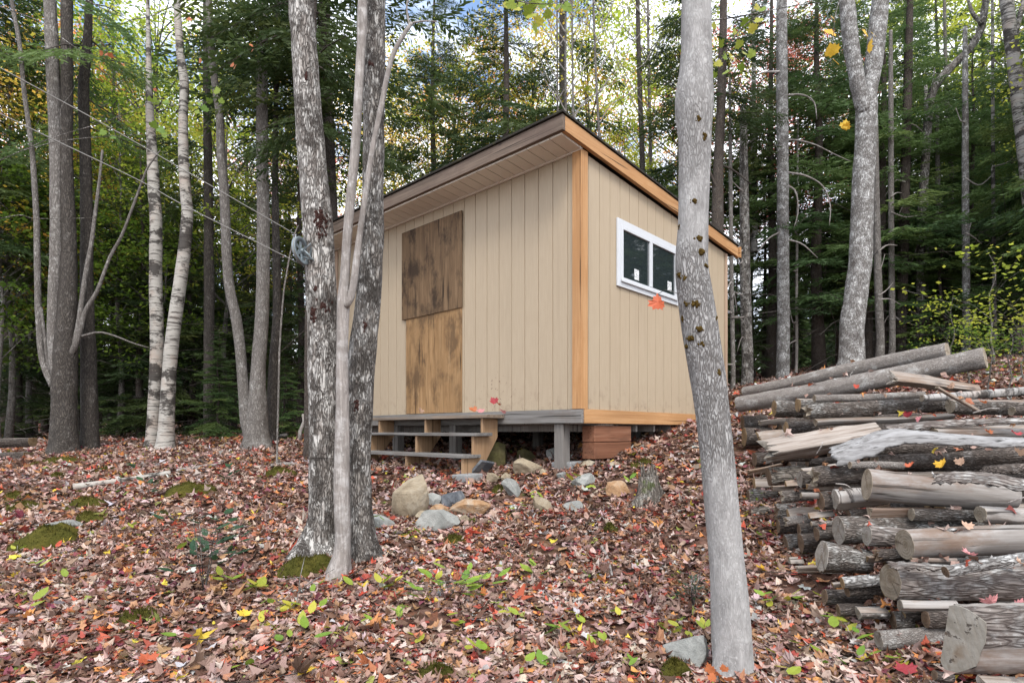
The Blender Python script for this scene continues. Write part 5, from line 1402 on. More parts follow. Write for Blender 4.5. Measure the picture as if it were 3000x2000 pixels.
# leaf bits, bark crumbs and twigs caught on the pile
pos = []
rl = np.random.default_rng(8)
for a, b_, r0, r1 in TOPS:
    L = (b_ - a).length
    for k in range(int(L * 5) + 1):
        t = rl.uniform(.05, .95); p = a.lerp(b_, t); th = rl.uniform(-.9, .7)
        pos.append((p.x + .2 * r0 * rl.normal(), p.y + math.sin(th) * r0 - .01, p.z + math.cos(th) * (r0 + (r1 - r0) * t) * 1.02 + .006))
pos = np.array(pos)
v = scatter_leaves(pos, rl.uniform(.025, .075, len(pos)), maple_simple(), .8, .6, rl)
me = fast_mesh('leaf_litter', v, 3, [M['litter']], col=np.repeat(PC[rl.choice(len(PC), len(pos), p=PW)] * .9, len(maple_simple()), axis=0))
tag(link('leaf_litter', me), 'scraps of dry leaves and bark caught between the logs', 'leaf scraps', kind='stuff')
rg = random.Random(31)
for i, (px, py, l, d, an, lab) in enumerate(((2250, 1300, 60, 4.9, .65, 'thin grey stick leaning in front of the split ochre faced log'), (2440, 1415, 46, 3.5, -.35, 'pale twig above the biggest cream ended log'), (2385, 1330, 40, 4.0, 1.2, 'curled bark strand under the splintered trunk'), (2940, 1470, 60, 3.0, .35, 'forked pale twig at the right end of the biggest silver log'),
                                         (2840, 1210, 70, 3.85, .2, 'grey twig lying on the top logs near the slanting splinter'), (2930, 1660, 60, 2.55, .3, 'curled pale bark strand hanging over the flaking log'), (2480, 1105, 40, 4.9, 1.0, 'dark curved twig sticking up on the long thick pole'), (2310, 1180, 70, 5.2, -.4, 'dark twig lying over the double lobed log'))):
    p = P(px, py, d); dx = l / F * d
    mb = MB(); mb.tube(spline([(0, 0, 0), (dx * .5 * math.cos(an), -.03, dx * .5 * math.sin(an) + .012), (dx * math.cos(an), -.02, dx * math.sin(an))], 10), [.005 - .0003 * k for k in range(10)], 6, wob=.1, seed=i)
    o = mb.obj('twig', M['dead' if i not in (6, 7) else 'rough_dark']); o.location = p - Vector((0, .03, 0)); tag(o, lab, 'twig')
# small firewood heap on the left edge
for (x0, y0, d0, x1, y1, d1, lab) in ((-40, 1297, 34, 96, 1291, 34, 'topmost log of the small heap at the left edge'), (-40, 1338, 40, 84, 1336, 40, 'middle log of the small heap at the left edge'), (-40, 1365, 26, 36, 1368, 26, 'lowest log of the small heap at the left edge')):
    log(x1, y1, d1, x0, y0, d0, 8.0, 7.9, 'logdark', lab, end='endtan', group='logs at the left edge', shape=((PI*.5,.6),))
log(2022, 1406, 46, 2075, 1402, 46, 5.6, 5.5, 'logmoss', 'short cut log lying half hidden behind the pale moss dotted trunk', end='enddark', group='loose logs on the ground')

# ------------------------------------------------------------------ rocks
def rockmat(name, c1, c2, c3):
    b = NB(name); v = b.coord()
    n = b.noise(v, 6, 7, .65, .4); n2 = b.noise(v, 28, 5, .7)
    c = b.ramp(n, [(.3, c1), (.5, c2), (.7, c3)])
    c = b.mix(b.ramp(n2, [(.55, 0.0), (.75, .5)]), c, tuple(q * .45 for q in c1))
    c = b.vary(c, .2)
    return b.out(c, .85, b.bump(b.math('ADD', n, n2), .6, .015), .2)
M['rocktan'] = rockmat('rock_tan', (.20, .155, .105), (.31, .255, .18), (.38, .34, .27))
M['rockgrey'] = rockmat('rock_grey', (.17, .175, .165), (.26, .265, .25), (.40, .40, .38))
M['rockblue'] = rockmat('rock_blue', (.055, .06, .07), (.12, .13, .145), (.24, .25, .25))
M['rockorange'] = rockmat('rock_orange', (.22, .11, .05), (.36, .22, .12), (.42, .36, .29))
M['rockmoss'] = rockmat('rock_moss', (.05, .05, .02), (.10, .085, .04), (.15, .14, .05))
import bmesh
def rock(px, py, wpx, hpx, mat, label, depth=.8, seed=0, d=None, planes=15, tilt=0.0, slabby=None, sunk=.12):
    """px,py = bottom centre in the photo; an icosphere cut by random planes"""
    g = gp(px, py) if d is None else Vector(((px - 1500) / F * d, d, 0))
    if d is not None: g.z = G(g.x, g.y)
    wm, hm = wpx / F * g.y, hpx / F * g.y
    bm = bmesh.new(); bmesh.ops.create_icosphere(bm, subdivisions=4, radius=1.0)
    rg = random.Random(seed + int(px))
    for v in bm.verts:
        v.co *= 1.0 + .12 * math.sin(v.co.x * 4 + seed) * math.sin(v.co.y * 3 + 2 * seed)
    for i in range(planes):
        n = Vector((rg.gauss(0, 1), rg.gauss(0, 1), rg.gauss(.15, .8))).normalized(); dd = rg.uniform(.46, .76)
        for v in bm.verts:
            e = v.co.dot(n) - dd
            if e > 0: v.co -= n * e * .97
    for v in bm.verts:
        v.co += v.co.normalized() * (.012 * math.sin(v.co.x * 13 + v.co.z * 9) + .012 * math.sin(v.co.y * 21 + v.co.x * 17))
    bb = [max(v.co[i] for v in bm.verts) - min(v.co[i] for v in bm.verts) for i in range(3)]
    mn = [min(v.co[i] for v in bm.verts) for i in range(3)]
    for v in bm.verts:
        x = ((v.co.x - mn[0]) / bb[0] - .5) * wm; y = ((v.co.y - mn[1]) / bb[1] - .5) * wm * depth; z = ((v.co.z - mn[2]) / bb[2]) * hm * (1 + sunk) - hm * sunk
        v.co = Vector((x + z * tilt, y, z))
    me = bpy.data.meshes.new('rock'); bm.to_mesh(me); bm.free()
    me.materials.append(M[mat])
    for p in me.polygons: p.use_smooth = False
    o = link('rock', me); o.location = (g.x, g.y + wm * depth * .3, g.z)
    return tag(o, label, 'rock')
for (px, py, w_, h_, mt, lab, kw) in (
    (1190, 1522, 112, 128, 'rocktan', 'largest tan boulder standing right of the forked grey trunk', dict(tilt=.15, planes=7, seed=4)),
    (1322, 1486, 84, 46, 'rockblue', 'dark blue angular rock behind the layered orange rock', dict(seed=2)),
    (1265, 1490, 56, 44, 'rockgrey', 'greenish pointed rock right of the largest tan boulder', dict(seed=9)),
    (1375, 1520, 126, 54, 'rockorange', 'layered orange rock lying flat in the rock heap', dict(seed=3, depth=.5)),
    (1282, 1512, 60, 34, 'rockorange', 'small tan rock left of the layered orange rock', dict(seed=5)),
    (1280, 1558, 134, 62, 'rockgrey', 'flat grey slate lowest in the rock heap', dict(seed=6, depth=.5, planes=6)),
    (1364, 1538, 36, 30, 'rocktan', 'little tan rock between the slate and the layered orange rock', dict(seed=7)),
    (1237, 1526, 48, 30, 'rocktan', 'low tan rock in front of the largest tan boulder', dict(seed=8)),
    (1125, 1553, 74, 44, 'rockgrey', 'tilted grey slab beside the foot of the dark rough trunk', dict(seed=10, depth=.5, tilt=-.6)),
    (1447, 1362, 74, 78, 'rockmoss', 'mossy round boulder in the shade behind the steps', dict(d=7.0, seed=11)),
    (1540, 1346, 54, 44, 'rockmoss', 'brown shaded rock under the shed floor', dict(d=7.2, seed=12)),
    (1622, 1340, 44, 42, 'rockgrey', 'grey rock behind the corner post under the shed', dict(d=7.0, seed=13)),
    (1548, 1394, 92, 52, 'rocktan', 'rounded tan boulder beside the corner post pad', dict(seed=14, planes=6)),
    (1447, 1417, 46, 32, 'rocktan', 'left of two small tan rocks near the step pad', dict(seed=15)),
    (1484, 1415, 36, 30, 'rocktan', 'right of two small tan rocks near the step pad', dict(seed=16)),
    (1505, 1455, 52, 54, 'rockgrey', 'upright grey angular rock below the two small tan rocks', dict(seed=17, tilt=-.3)),
    (1645, 1408, 30, 26, 'rockgrey', 'small pale pointed rock before the corner post pad', dict(seed=18)),
    (1592, 1390, 26, 16, 'rocktan', 'tiny tan rock beside the rounded tan boulder', dict(seed=19)),
    (1700, 1436, 72, 48, 'rockgrey', 'pale grey tilted rock in the leaves below the timbers', dict(seed=20, tilt=.5)),
    (1812, 1460, 72, 50, 'rockorange', 'salmon coloured rock left of the mossy stump', dict(seed=21)),
    (1597, 1500, 58, 48, 'rocktan', 'wedge shaped tan rock alone in the leaves', dict(seed=22, tilt=-.4)),
    (1680, 1504, 60, 36, 'rockgrey', 'low greenish grey rock right of the wedge shaped rock', dict(seed=23)),
    (1724, 1372, 54, 24, 'rocktan', 'flat tan rock at the foot of the stacked timbers', dict(seed=24)),
    (1803, 1372, 42, 20, 'rocktan', 'small flat rock right of the stacked timbers', dict(seed=25)),
    (2022, 1998, 135, 90, 'rockgrey', 'lichened grey rock at the foot of the pale moss dotted tree', dict(d=2.95, seed=26)),
    (178, 1606, 95, 36, 'rockgrey', 'grey rock capped by the large moss mound at the left', dict(d=4.75, seed=27)),
):
    rock(px, py, w_, h_, mt, lab, **kw)
# concrete pads and the slab leaning behind the steps
b = NB('concrete'); n = b.noise(b.coord(), 14, 7, .7); M['concrete'] = b.out(b.ramp(n, [(.3, (.18, .185, .185)), (.7, (.33, .335, .335))]), .9, b.bump(n, .4, .01))
for px, py, w_, lab in ((1346, 1416, 92, 'square concrete pad under the foot of the steps'), (1646, 1378, 100, 'square concrete pad under the corner post')):
    g = gp(px, py); g.z -= .0; wm = w_ / F * g.y
    o = empty('paver', g, lab, 'paver', rot=(.03, -.03, -A)); mb = MB(); s_ = wm * .36
    mb.box((-s_, -s_ + .12, 0), (s_, s_ + .12, .09)); q = mb.obj('slab', M['concrete'], o); bevel(q, .012, 3)
g = SM @ Vector((1.24, -.34, gz_local(1.24, -.34) - .03))
o = empty('stone_slab', g, 'thin grey slab leaning behind the right stringer of the steps', 'slab', rot=(-.2, .75, -A)); mb = MB(); mb.box((-.02, -.13, -.04), (.014, .12, .25)); q = mb.obj('slab', M['rockblue'], o); bevel(q, .01)

# ------------------------------------------------------------------ moss mounds
def mound(px, py, w_, h_, label, depth=.7):
    g = gp(px, py); wm = w_ / F * g.y; hm = h_ / F * g.y * .62
    rg = random.Random(int(px + py)); mb = MB(); nu, nv = 30, 9; vs = []
    ph = [rg.uniform(0, TAU) for _ in range(5)]
    for i in range(nv + 1):
        r = i / nv
        for k in range(nu):
            th = TAU * k / nu
            e = 1 + .18 * math.sin(2 * th + ph[0]) + .14 * math.sin(3 * th + ph[1]) + .1 * math.sin(5 * th + ph[2])
            x = math.cos(th) * r * e * wm / 2; y = math.sin(th) * r * e * wm / 2 * depth
            z = hm * (1 - r ** 2.2) * (1 + .2 * math.sin(x * 30 + ph[3]) * math.sin(y * 26 + ph[4])) + rg.uniform(0, .012) - (.02 if i == nv else 0)
            X, Y = g.x + x, g.y + y + wm * depth * .3
            vs.append((x, y + wm * depth * .3, z + G(X, Y) - g.z + .01))
    fs = [(i * nu + k, i * nu + (k + 1) % nu, (i + 1) * nu + (k + 1) % nu, (i + 1) * nu + k) for i in range(nv) for k in range(nu)]
    mb.add(vs, [f[::-1] for f in fs], 0, True)
    for j in range(int(160 + wm * 500)):           # short tufts
        i = rg.randrange(0, nv); k = rg.randrange(nu); p = Vector(vs[i * nu + k]).lerp(Vector(vs[(i + 1) * nu + (k + 1) % nu]), rg.random())
        a = rg.uniform(0, TAU); l = rg.uniform(.012, .03); t = Vector((math.cos(a), math.sin(a), 0)) * .004
        mb.add([p - t, p + t, p + Vector((rg.uniform(-.012, .012), rg.uniform(-.012, .012), l))], [(0, 1, 2)])
    o = mb.obj('moss_mound', M['moss']); o.location = g
    return tag(o, label, 'moss')
for t in ((110, 1612, 190, 66, 'largest bright moss mound at the left, over a grey rock'), (50, 1505, 110, 30, 'dark moss mound near the left edge above the largest mound'), (20, 1470, 90, 18, 'flat moss patch at the left edge'), (140, 1365, 140, 22, 'long moss strip beyond the fallen birch pole at the left'),
          (235, 1495, 100, 34, 'olive moss mound below the left end of the fallen birch pole'), (240, 1540, 104, 30, 'round dark moss mound in front of the olive mound'), (305, 1385, 56, 14, 'small moss pad just behind the fallen birch pole'), (158, 1405, 44, 16, 'tiny moss pad left of the fallen birch pole'),
          (540, 1448, 150, 34, 'moss mound behind the tall dark green sapling'), (470, 1520, 44, 20, 'small moss mound left of the tall dark green sapling'), (810, 1398, 86, 30, 'moss covered root left of the pulley tree'), (885, 1700, 170, 62, 'deep moss bank at the foot of the tree clump'), (395, 1835, 150, 24, 'flat moss patch in the front left leaves'),
          (1330, 1600, 70, 30, 'moss tuft below the flat grey slate'), (1790, 1562, 50, 22, 'moss tuft left of the mossy stump'), (1460, 1440, 40, 14, 'small moss tuft near the small tan rocks'), (1978, 1992, 90, 60, 'moss cushion by the foot of the pale moss dotted tree'), (1275, 1995, 110, 22, 'moss patch at the bottom edge centre'),
          (1885, 1368, 80, 16, 'moss patch in the leaves right of the stacked timbers'), (690, 1265, 60, 20, 'moss tuft by the foot of the double trunk tree')):
    mound(*t)

# ------------------------------------------------------------------ stump, fallen poles, sticks
g = gp(1908, 1478); mb = MB(); n = 7
mb.tube([(0, 0, -.1), (0, 0, 0), (.01, 0, .08), (.0, 0, .16), (-.01, 0, .24)], [.17, .135, .10, .09, .085], 26, wob=.16, seed=5, lobes=[.5, .45, .3, .15, 0])
rg = random.Random(3)
for k in range(9):
    a = TAU * k / 9; h = rg.uniform(.06, .20); c_ = Vector((math.cos(a) * .065, math.sin(a) * .065, .22)); t = Vector((-math.sin(a), math.cos(a), 0)) * .028
    mb.add([c_ - t, c_ + t, c_ + Vector((math.cos(a) * .01, math.sin(a) * .01, h)), c_ * .72 - t * .8 + Vector((0, 0, .06)), c_ * .72 + t * .8 + Vector((0, 0, .06))], [(0, 1, 2), (3, 2, 4), (0, 2, 3), (1, 4, 2)])
o = mb.obj('tree_stump', M['logmoss']); o.location = g + Vector((0, .1, 0)); tag(o, 'splintered mossy tree stump left of the pale moss dotted trunk', 'stump')
def pole(pts, r0, r1, mat, label, cat, name, lift=.03, segs=14):
    q = [gp(px, py) for px, py in pts]; b0 = q[0].copy()
    mb = MB(); sp_ = spline([tuple(v - b0 + Vector((0, 0, lift))) for v in q], 26)
    mb.tube(sp_, [r0 + (r1 - r0) * i / 25 for i in range(26)], segs, wob=.06, seed=int(pts[0][0]))
    o = mb.obj(name, M[mat]); o.location = b0; return tag(o, label, cat)
pole([(214, 1438), (290, 1427), (370, 1415), (440, 1402), (500, 1394)], .038, .028, 'birch', 'white fallen birch pole lying in the leaves at the left', 'log', 'fallen_pole', .03)
pole([(520, 1386), (580, 1376), (650, 1366)], .022, .016, 'dead', 'thin tan fallen branch beyond the white fallen pole', 'branch', 'fallen_branch')
pole([(812, 1284), (850, 1276), (890, 1266)], .03, .03, 'dead', 'pale short log by the foot of the double trunk tree', 'log', 'fallen_pole')
pole([(1762, 1612), (1780, 1650), (1793, 1700)], .012, .008, 'dead', 'grey stick lying in the red leaves at the centre right', 'stick', 'stick')
pole([(225, 1682), (280, 1632)], .010, .006, 'dead', 'thin tan stick in the leaves below the largest moss mound', 'stick', 'stick')
pole([(880, 1372), (840, 1366), (795, 1370)], .03, .02, 'dead', 'pale root running left from the pulley tree', 'root', 'root')
g = gp(876, 1290, 5); mb = MB(); mb.tube([(0, 0, -.1), (.02, 0, .15), (.08, 0, .30), (.06, 0, .42)], [.035, .03, .025, .018], 10, wob=.1, seed=6); o = mb.obj('broken_stub', M['dead']); o.location = g; tag(o, 'broken upright stub left of the pulley tree', 'stub')
o = None
b0 = gp(866, 1790); mb = MB()
c0 = Vector((0, 0, .01))
mb.tube([c0, (0, .05, .10), (-.01, .10, .17), (.0, .15, .28)], [.0035, .0032, .003, .002], 6, wob=.1); mb.tube([(-.01, .10, .17), (.06, .14, .12), (.12, .16, .10)], [.003, .0025, .0015], 6); mb.tube([(-.01, .10, .17), (-.10, .14, .15), (-.2, .18, .13)], [.003, .0025, .0015], 6); mb.tube([(0, .05, .1), (.10, .05, .17), (.2, .1, .22)], [.004, .003, .002], 6)
o = mb.obj('twig', M['grey']); o.location = b0; tag(o, 'pale branching twig leaning on the deep moss bank', 'twig')

mb = MB(); rg = random.Random(55)
for i in range(420):
    y = math.sqrt(rg.uniform(4.2, 110)); x = rg.uniform(-.95, .95) * y; a = rg.uniform(0, TAU); l = rg.uniform(.06, .34) * (1 if rg.random() < .8 else 1.8); k = rg.uniform(.0012, .004)
    q_ = [(x + math.cos(a) * l * t, y + math.sin(a) * l * t) for t in (0, .5, 1)]
    mb.tube([(u, v_ + rg.uniform(-.01, .01), G(u, v_) + .03 + rg.uniform(0, .025)) for u, v_ in q_], [k, k * .85, k * .5], 4, cap=False)
tag(mb.obj('twig_litter', M['greydark']), 'small dead twigs scattered through the fallen leaves', 'twigs', kind='stuff')

# ------------------------------------------------------------------ clothesline
b = NB('galvanised'); n = b.noise(b.coord(), 30, 5); M['galv'] = b.out(b.ramp(n, [(.3, (.15, .19, .21)), (.7, (.28, .32, .34))]), .5, None, .5, .35)
b = NB('rope'); M['rope'] = b.out((.27, .265, .25), .8)
pc = P(883, 735, 4.22)
pul = empty('clothesline_pulley', pc, 'blue grey metal clothesline pulley hooked to the rough barked tree', 'pulley')
nrm = Vector((.97, -.24, .12)).normalized(); e1 = Vector((0, 0, 1)) - nrm * nrm.z; e1.normalize(); e2 = nrm.cross(e1)
def ringp(mb, prof, segs=48):
    vs = []
    for k in range(segs):
        a = TAU * k / segs; ra = e1 * math.cos(a) + e2 * math.sin(a)
        for r, h in prof: vs.append(ra * r + nrm * h)
    m = len(prof)
    mb.add(vs, [(k * m + j, k * m + (j + 1) % m, ((k + 1) % segs) * m + (j + 1) % m, ((k + 1) % segs) * m + j) for k in range(segs) for j in range(m)], 0, True)
mb = MB(); ringp(mb, [(.074, -.010), (.098, -.014), (.102, -.012), (.093, -.002), (.093, .002), (.102, .012), (.098, .014), (.074, .010)])
q = mb.obj('rim', M['galv'], pul); recalc(q.data)
mb = MB()
for k in range(6):
    a = TAU * k / 6; ra = e1 * math.cos(a) + e2 * math.sin(a); ta = nrm.cross(ra)
    vs = [ra * r + ta * t * w_ + nrm * h for r, w_ in ((.014, .009), (.077, .013)) for t in (-1, 1) for h in (-.004, .004)]
    mb.add(vs, ((0,1,3,2),(4,6,7,5),(0,2,6,4),(1,5,7,3),(0,4,5,1),(2,3,7,6)))
q = mb.obj('spokes_disc', M['galv'], pul); q.name = 'spoke_wheel'; recalc(q.data)
mb = MB(); ringp(mb, [(.001, -.02), (.016, -.02), (.016, .02), (.001, .02)], 20); q = mb.obj('hub', M['galv'], pul); recalc(q.data)
mb = MB()
pts = [nrm * .022, nrm * .024 + Vector((.03, .01, -.03)), Vector((.055, .02, -.055)) + nrm * .012, Vector((.085, .05, -.062))]
mb.tube(pts, [.007, .008, .008, .006], 8); mb.tube([nrm * -.022, nrm * -.03 + Vector((.03, .02, -.03)), Vector((.055, .02, -.055))], [.007, .008, .008], 8)
mb.tube([e1 * .0 + nrm * .022 , Vector((.05, .0, .05)) + nrm * .02, Vector((.06, .03, .02)), Vector((.055, .02, -.055))], [.005, .006, .006, .006], 8)
mb.obj('bracket', M['galv'], pul)
mb = MB()
pts = [P(-900, -290, 2.3), P(0, 199, 3.1), P(300, 362, 3.45), P(620, 545, 3.85), P(868, 688, 4.21)] + [pc + (e1 * math.cos(a) + e2 * math.sin(a)) * .095 for a in (.2, -.4, -.9, -1.5, -2.1, -2.6, -3.0)][::1]
pts2 = [P(878, 772, 4.22), P(553, 609, 3.8), P(400, 525, 3.6), P(0, 333, 3.1), P(-900, -120, 2.3)]
mb.tube(spline([tuple(p) for p in pts[:5]], 40), [.0030] * 40, 6); mb.tube(spline([tuple(p) for p in pts2], 40), [.0030] * 40, 6)
side = 1 if (e2.x < 0) else -1
mb.tube([pc + (e1 * math.cos(a) + e2 * side * math.sin(a)) * .096 for a in np.linspace(.15, PI - .1, 14)], [.0030] * 14, 6)
tag(mb.obj('clothesline', M['rope']), 'two strand pale rope running from the pulley up to the left', 'rope')
# thin wires tied round the clump
for d_, r_, cx, py, lab in ((4.36, .118, 948, 1340, 'thin dark wire tied round the pulley tree low on the trunk'),):
    c = P(cx, py, d_); mb = MB(); mb.tube([c + Vector((math.cos(a) * r_, math.sin(a) * r_, .004 * math.sin(a * 3))) for a in np.linspace(0, TAU, 40)], [.003] * 40, 5)
    tag(mb.obj('wire', M['void']), lab, 'wire')

# ------------------------------------------------------------------ single leaves, sprigs, seedlings
def colleaf(name, cols, trans=.3): M[name] = leafmat(name, cols, trans, None, .5)
colleaf('l_red', [(.55, .10, .05), (.5, .07, .05)]); colleaf('l_orange', [(.52, .13, .065), (.46, .11, .05)]); colleaf('l_yellow', [(.62, .42, .05), (.66, .36, .04)]); colleaf('l_pink', [(.58, .27, .27), (.55, .22, .24)]); colleaf('l_crimson', [(.28, .04, .05), (.36, .05, .06)])
colleaf('l_tan', [(.40, .26, .18), (.45, .30, .22)]); colleaf('l_green', [(.10, .20, .03), (.17, .27, .04), (.26, .33, .05)]); colleaf('l_dark', [(.02, .06, .03), (.035, .08, .035)]); colleaf('l_lime', [(.16, .25, .03), (.26, .32, .045), (.42, .38, .055)]); colleaf('l_rust', [(.45, .15, .06), (.38, .12, .05)])
def fan(outline, size, curl, M4, rg, sub=1):
    pts = [Vector((u * size, w_ * size, curl * size * ((u * 1.6) ** 2 + .6 * w_ * w_) + rg.uniform(-.02, .02) * size)) for u, w_ in outline]
    c = Vector((0, 0, 0)); vs = [M4 @ c] + [M4 @ p for p in pts]; m = len(pts)
    return vs, [(0, 1 + k, 1 + (k + 1) % m) for k in range(m)]
def leafmesh(items, name, mat, seed=1, stems=()):
    """items: (outline, size, curl, matrix)"""
    rg = random.Random(seed); mb = MB(); rn = []
    for (o_, s_, c_, m_) in items:
        vs, fs = fan(o_, s_, c_, m_, rg); mb.add(vs, fs); rn += [rg.random()] * len(vs)
    me = mb.mesh(name, [M[mat]])
    a = me.color_attributes.new('rnd', 'FLOAT_COLOR', 'POINT'); q = np.ones((len(rn), 4), np.float32); q[:, :3] = np.array(rn)[:, None]; a.data.foreach_set('color', q.ravel())
    return me
MO, OV = maple_outline(), oval_outline()
def rotm(rx, ry, rz_, loc=(0, 0, 0)):
    from mathutils import Euler
    return Matrix.Translation(loc) @ Euler((rx, ry, rz_)).to_matrix().to_4x4()
# the orange leaf hanging beside the trunk
lf = P(1928, 885, 2.82); o = empty('maple_leaf', lf, 'single orange red maple leaf hanging in front of the window corner', 'leaf')
link('blade', leafmesh([(MO, .086, .3, rotm(PI / 2, 0, PI + .25) @ Matrix.Rotation(.1, 4, 'X'))], 'blade', 'l_orange', 2), o)
mb = MB(); mb.tube([(.0, 0, .04), (.035, .005, .062), (.08, .03, .06), (.135, .06, .045)], [.0013, .0015, .0019, .0024], 6); mb.obj('stalk', M['rough_dark'], o)
def sprig(name, parent_label, pxs, d, mat, size, seed, twig=None, cat='branch'):
    rg = random.Random(seed); items = []; b0 = P(pxs[0][0], pxs[0][1], d)
    for px, py in pxs:
        p = P(px + rg.uniform(-6, 6), py + rg.uniform(-6, 6), d + rg.uniform(-.12, .12)) - b0
        items.append((MO, size * rg.uniform(.7, 1.2), rg.uniform(-.1, .2), rotm(PI / 2 + rg.uniform(-.9, .7), rg.uniform(-.5, .5), PI + rg.uniform(-.9, .9), p)))
    o = empty(name, b0, parent_label, cat)
    link('foliage', leafmesh(items, 'foliage', mat, seed), o)
    if twig:
        for tw in twig:
            mb = MB(); q = spline([tuple(P(x, y, d) - b0) for x, y in tw], 14); mb.tube(q, [.006 - .004 * i / 13 for i in range(14)], 6); mb.obj('twig', M['rough_dark'], o)
    return o
rg = random.Random(2)
sprig('maple_branch', 'yellow green maple twig hanging right of the pale moss dotted trunk', [(2095, 80), (2110, 130), (2150, 90), (2180, 70), (2120, 160), (2165, 130), (2210, 80), (2200, 95), (2100, 190), (2150, 170), (2190, 160), (2130, 215), (2095, 225), (2175, 200), (2205, 150), (2225, 60), (2240, 30), (2215, 20)], 4.2, 'l_lime', .075, 4, [[(2085, 60), (2160, 50), (2260, 30), (2340, 15), (2440, 5)], [(2260, 30), (2200, 60), (2150, 110), (2110, 180)]])
sprig('maple_branch', 'yellow maple leaves hanging beside the V forked tree', [(2432, 90), (2438, 140), (2445, 150), (2425, 150), (2450, 175), (2475, 372), (2482, 362), (2440, 60), (2560, 100), (2530, 90), (2545, 130)], 7.2, 'l_yellow', .14, 5, [[(2460, 0), (2445, 60), (2440, 140)]])
sprig('maple_branch', 'bright green maple leaves hanging at the top above the roof peak', [(1480, 12), (1500, 8), (1530, 10), (1560, 20), (1550, 45), (1575, 60), (1590, 20), (1545, 35), (1570, 75), (1620, 10), (1660, 15), (1635, 25), (1520, 25), (1600, 40), (1565, 5)], 5.0, 'l_lime', .095, 6, [[(1470, -10), (1540, 8), (1610, 12), (1680, 0)], [(1540, 8), (1560, 40), (1570, 70)]])
sprig('maple_branch', 'green leafed twig crossing between the leaning birch and the double trunk tree', [(560, 315), (590, 305), (610, 290), (640, 270), (648, 300), (600, 320), (575, 330), (460, 295), (470, 380), (480, 390), (455, 370), (490, 300), (440, 285), (300, 390), (330, 400), (350, 420)], 7.4, 'l_green', .10, 7, [[(0, 470), (90, 430), (180, 395), (300, 360), (400, 320), (440, 300), (560, 310), (620, 295)], [(180, 395), (178, 320), (205, 280), (220, 250)], [(70, 440), (170, 415), (280, 402), (420, 395), (560, 400)]])
sprig('maple_branch', 'bare slanting branch with a few leaves crossing the upper left', [(300, 150), (310, 160), (330, 165), (560, 55), (450, 262), (735, 130), (590, 175), (680, 190), (745, 150), (690, 200)], 7.0, 'l_rust', .06, 8, [[(245, -5), (300, 25), (390, 65), (470, 105), (535, 140)], [(390, 58), (450, 45), (500, 20), (536, 3)], [(0, 20), (110, 60), (180, 110), (250, 155), (330, 165)], [(0, 640), (60, 630), (100, 640), (200, 640), (280, 638)]])
o = sprig('red_leaf_seedling', 'sprig of orange red leaves at the foot of the pale moss dotted tree', [(2080, 1958), (2120, 1955), (2090, 1985), (2105, 1975), (2140, 1985), (2075, 1990)], 2.62, 'l_rust', .045, 9, [[(2110, 2040), (2108, 2000), (2105, 1975)]], 'seedling')
for (px, py, d, s_, mt, lab) in ((1446, 1174, 6.28, .10, 'l_crimson', 'dark red leaf clump stuck at the foot of the front wall'), (1458, 1182, 6.26, .07, 'l_rust', 'rust leaf scrap next to the dark red clump on the front wall'), (1385, 1200, 6.35, .10, 'l_rust', 'rust leaf lying on the right end of the top step'), (1408, 1204, 6.3, .09, 'l_pink', 'pinkish leaf curled at the right end of the top step'), (1232, 1202, 6.7, .08, 'l_tan', 'tan leaf lying on the middle of the top step'), (1470, 1205, 6.15, .09, 'l_pink', 'pinkish dead leaf resting against the grey front beam')):
    p = P(px, py, d); o = link('maple_leaf', leafmesh([(MO, s_, .35, rotm(R.uniform(.5, 1.3), R.uniform(-.5, .5), R.uniform(0, TAU)))], 'maple_leaf', mt, int(px))); o.location = p; tag(o, lab, 'leaf')
# leaves on the woodpile and other single leaves
for (px, py, d, s_, mt, lab) in ((2973, 1270, 3.66, .095, 'l_crimson', 'dark red maple leaf near the right edge on the pale debarked log'), (2893, 1265, 3.72, .085, 'l_rust', 'rust curled leaf left of the dark red leaf on the pile'), (2878, 1178, 3.95, .07, 'l_rust', 'rust leaf standing on the thick grey log'), (2506, 1132, 4.7, .07, 'l_red', 'bright red leaf on the top of the pile'),
                       (2590, 1158, 4.3, .07, 'l_tan', 'pinkish leaf on the thin grey branch'), (2662, 1215, 4.05, .09, 'l_crimson', 'mauve leaf above the big bark sheet'), (2695, 1228, 3.98, .08, 'l_pink', 'pink leaf next to the mauve leaf'), (2735, 1217, 4.0, .055, 'l_orange', 'small orange leaf on the silver split log'), (2760, 1359, 3.42, .10, 'l_yellow', 'golden leaf above the biggest silver log'),
                       (2668, 1362, 3.45, .08, 'l_orange', 'salmon leaf left of the golden leaf'), (2815, 1352, 3.4, .08, 'l_tan', 'tan leaf right of the golden leaf'), (2982, 1325, 3.3, .09, 'l_tan', 'peach leaf under the dark bark log at the right edge'), (2830, 1540, 2.95, .085, 'l_tan', 'beige leaf on the second big silver log'), (2835, 1622, 2.62, .09, 'l_pink', 'pale pink leaf resting on the hollow branch'),
                       (2905, 1760, 2.55, .10, 'l_pink', 'bright pink maple leaf near the great split log'), (2988, 1775, 2.5, .10, 'l_pink', 'dusty pink leaf at the right edge beside the bright pink leaf'), (2988, 1650, 2.5, .085, 'l_tan', 'peach leaf under the end of the hollow branch'), (2375, 1128, 5.2, .07, 'l_orange', 'orange leaf on the long thick pole'), (2790, 1130, 4.15, .08, 'l_tan', 'tan curled leaf behind the thin pale birch pole')):
    p = P(px, py, d); o = link('maple_leaf', leafmesh([(MO, s_ * .7, .45, rotm(R.uniform(.35, 1.2), R.uniform(-.4, .4), R.uniform(0, TAU)))], 'maple_leaf', mt, int(px))); o.location = p; tag(o, lab, 'leaf', 'loose leaves on the woodpile')
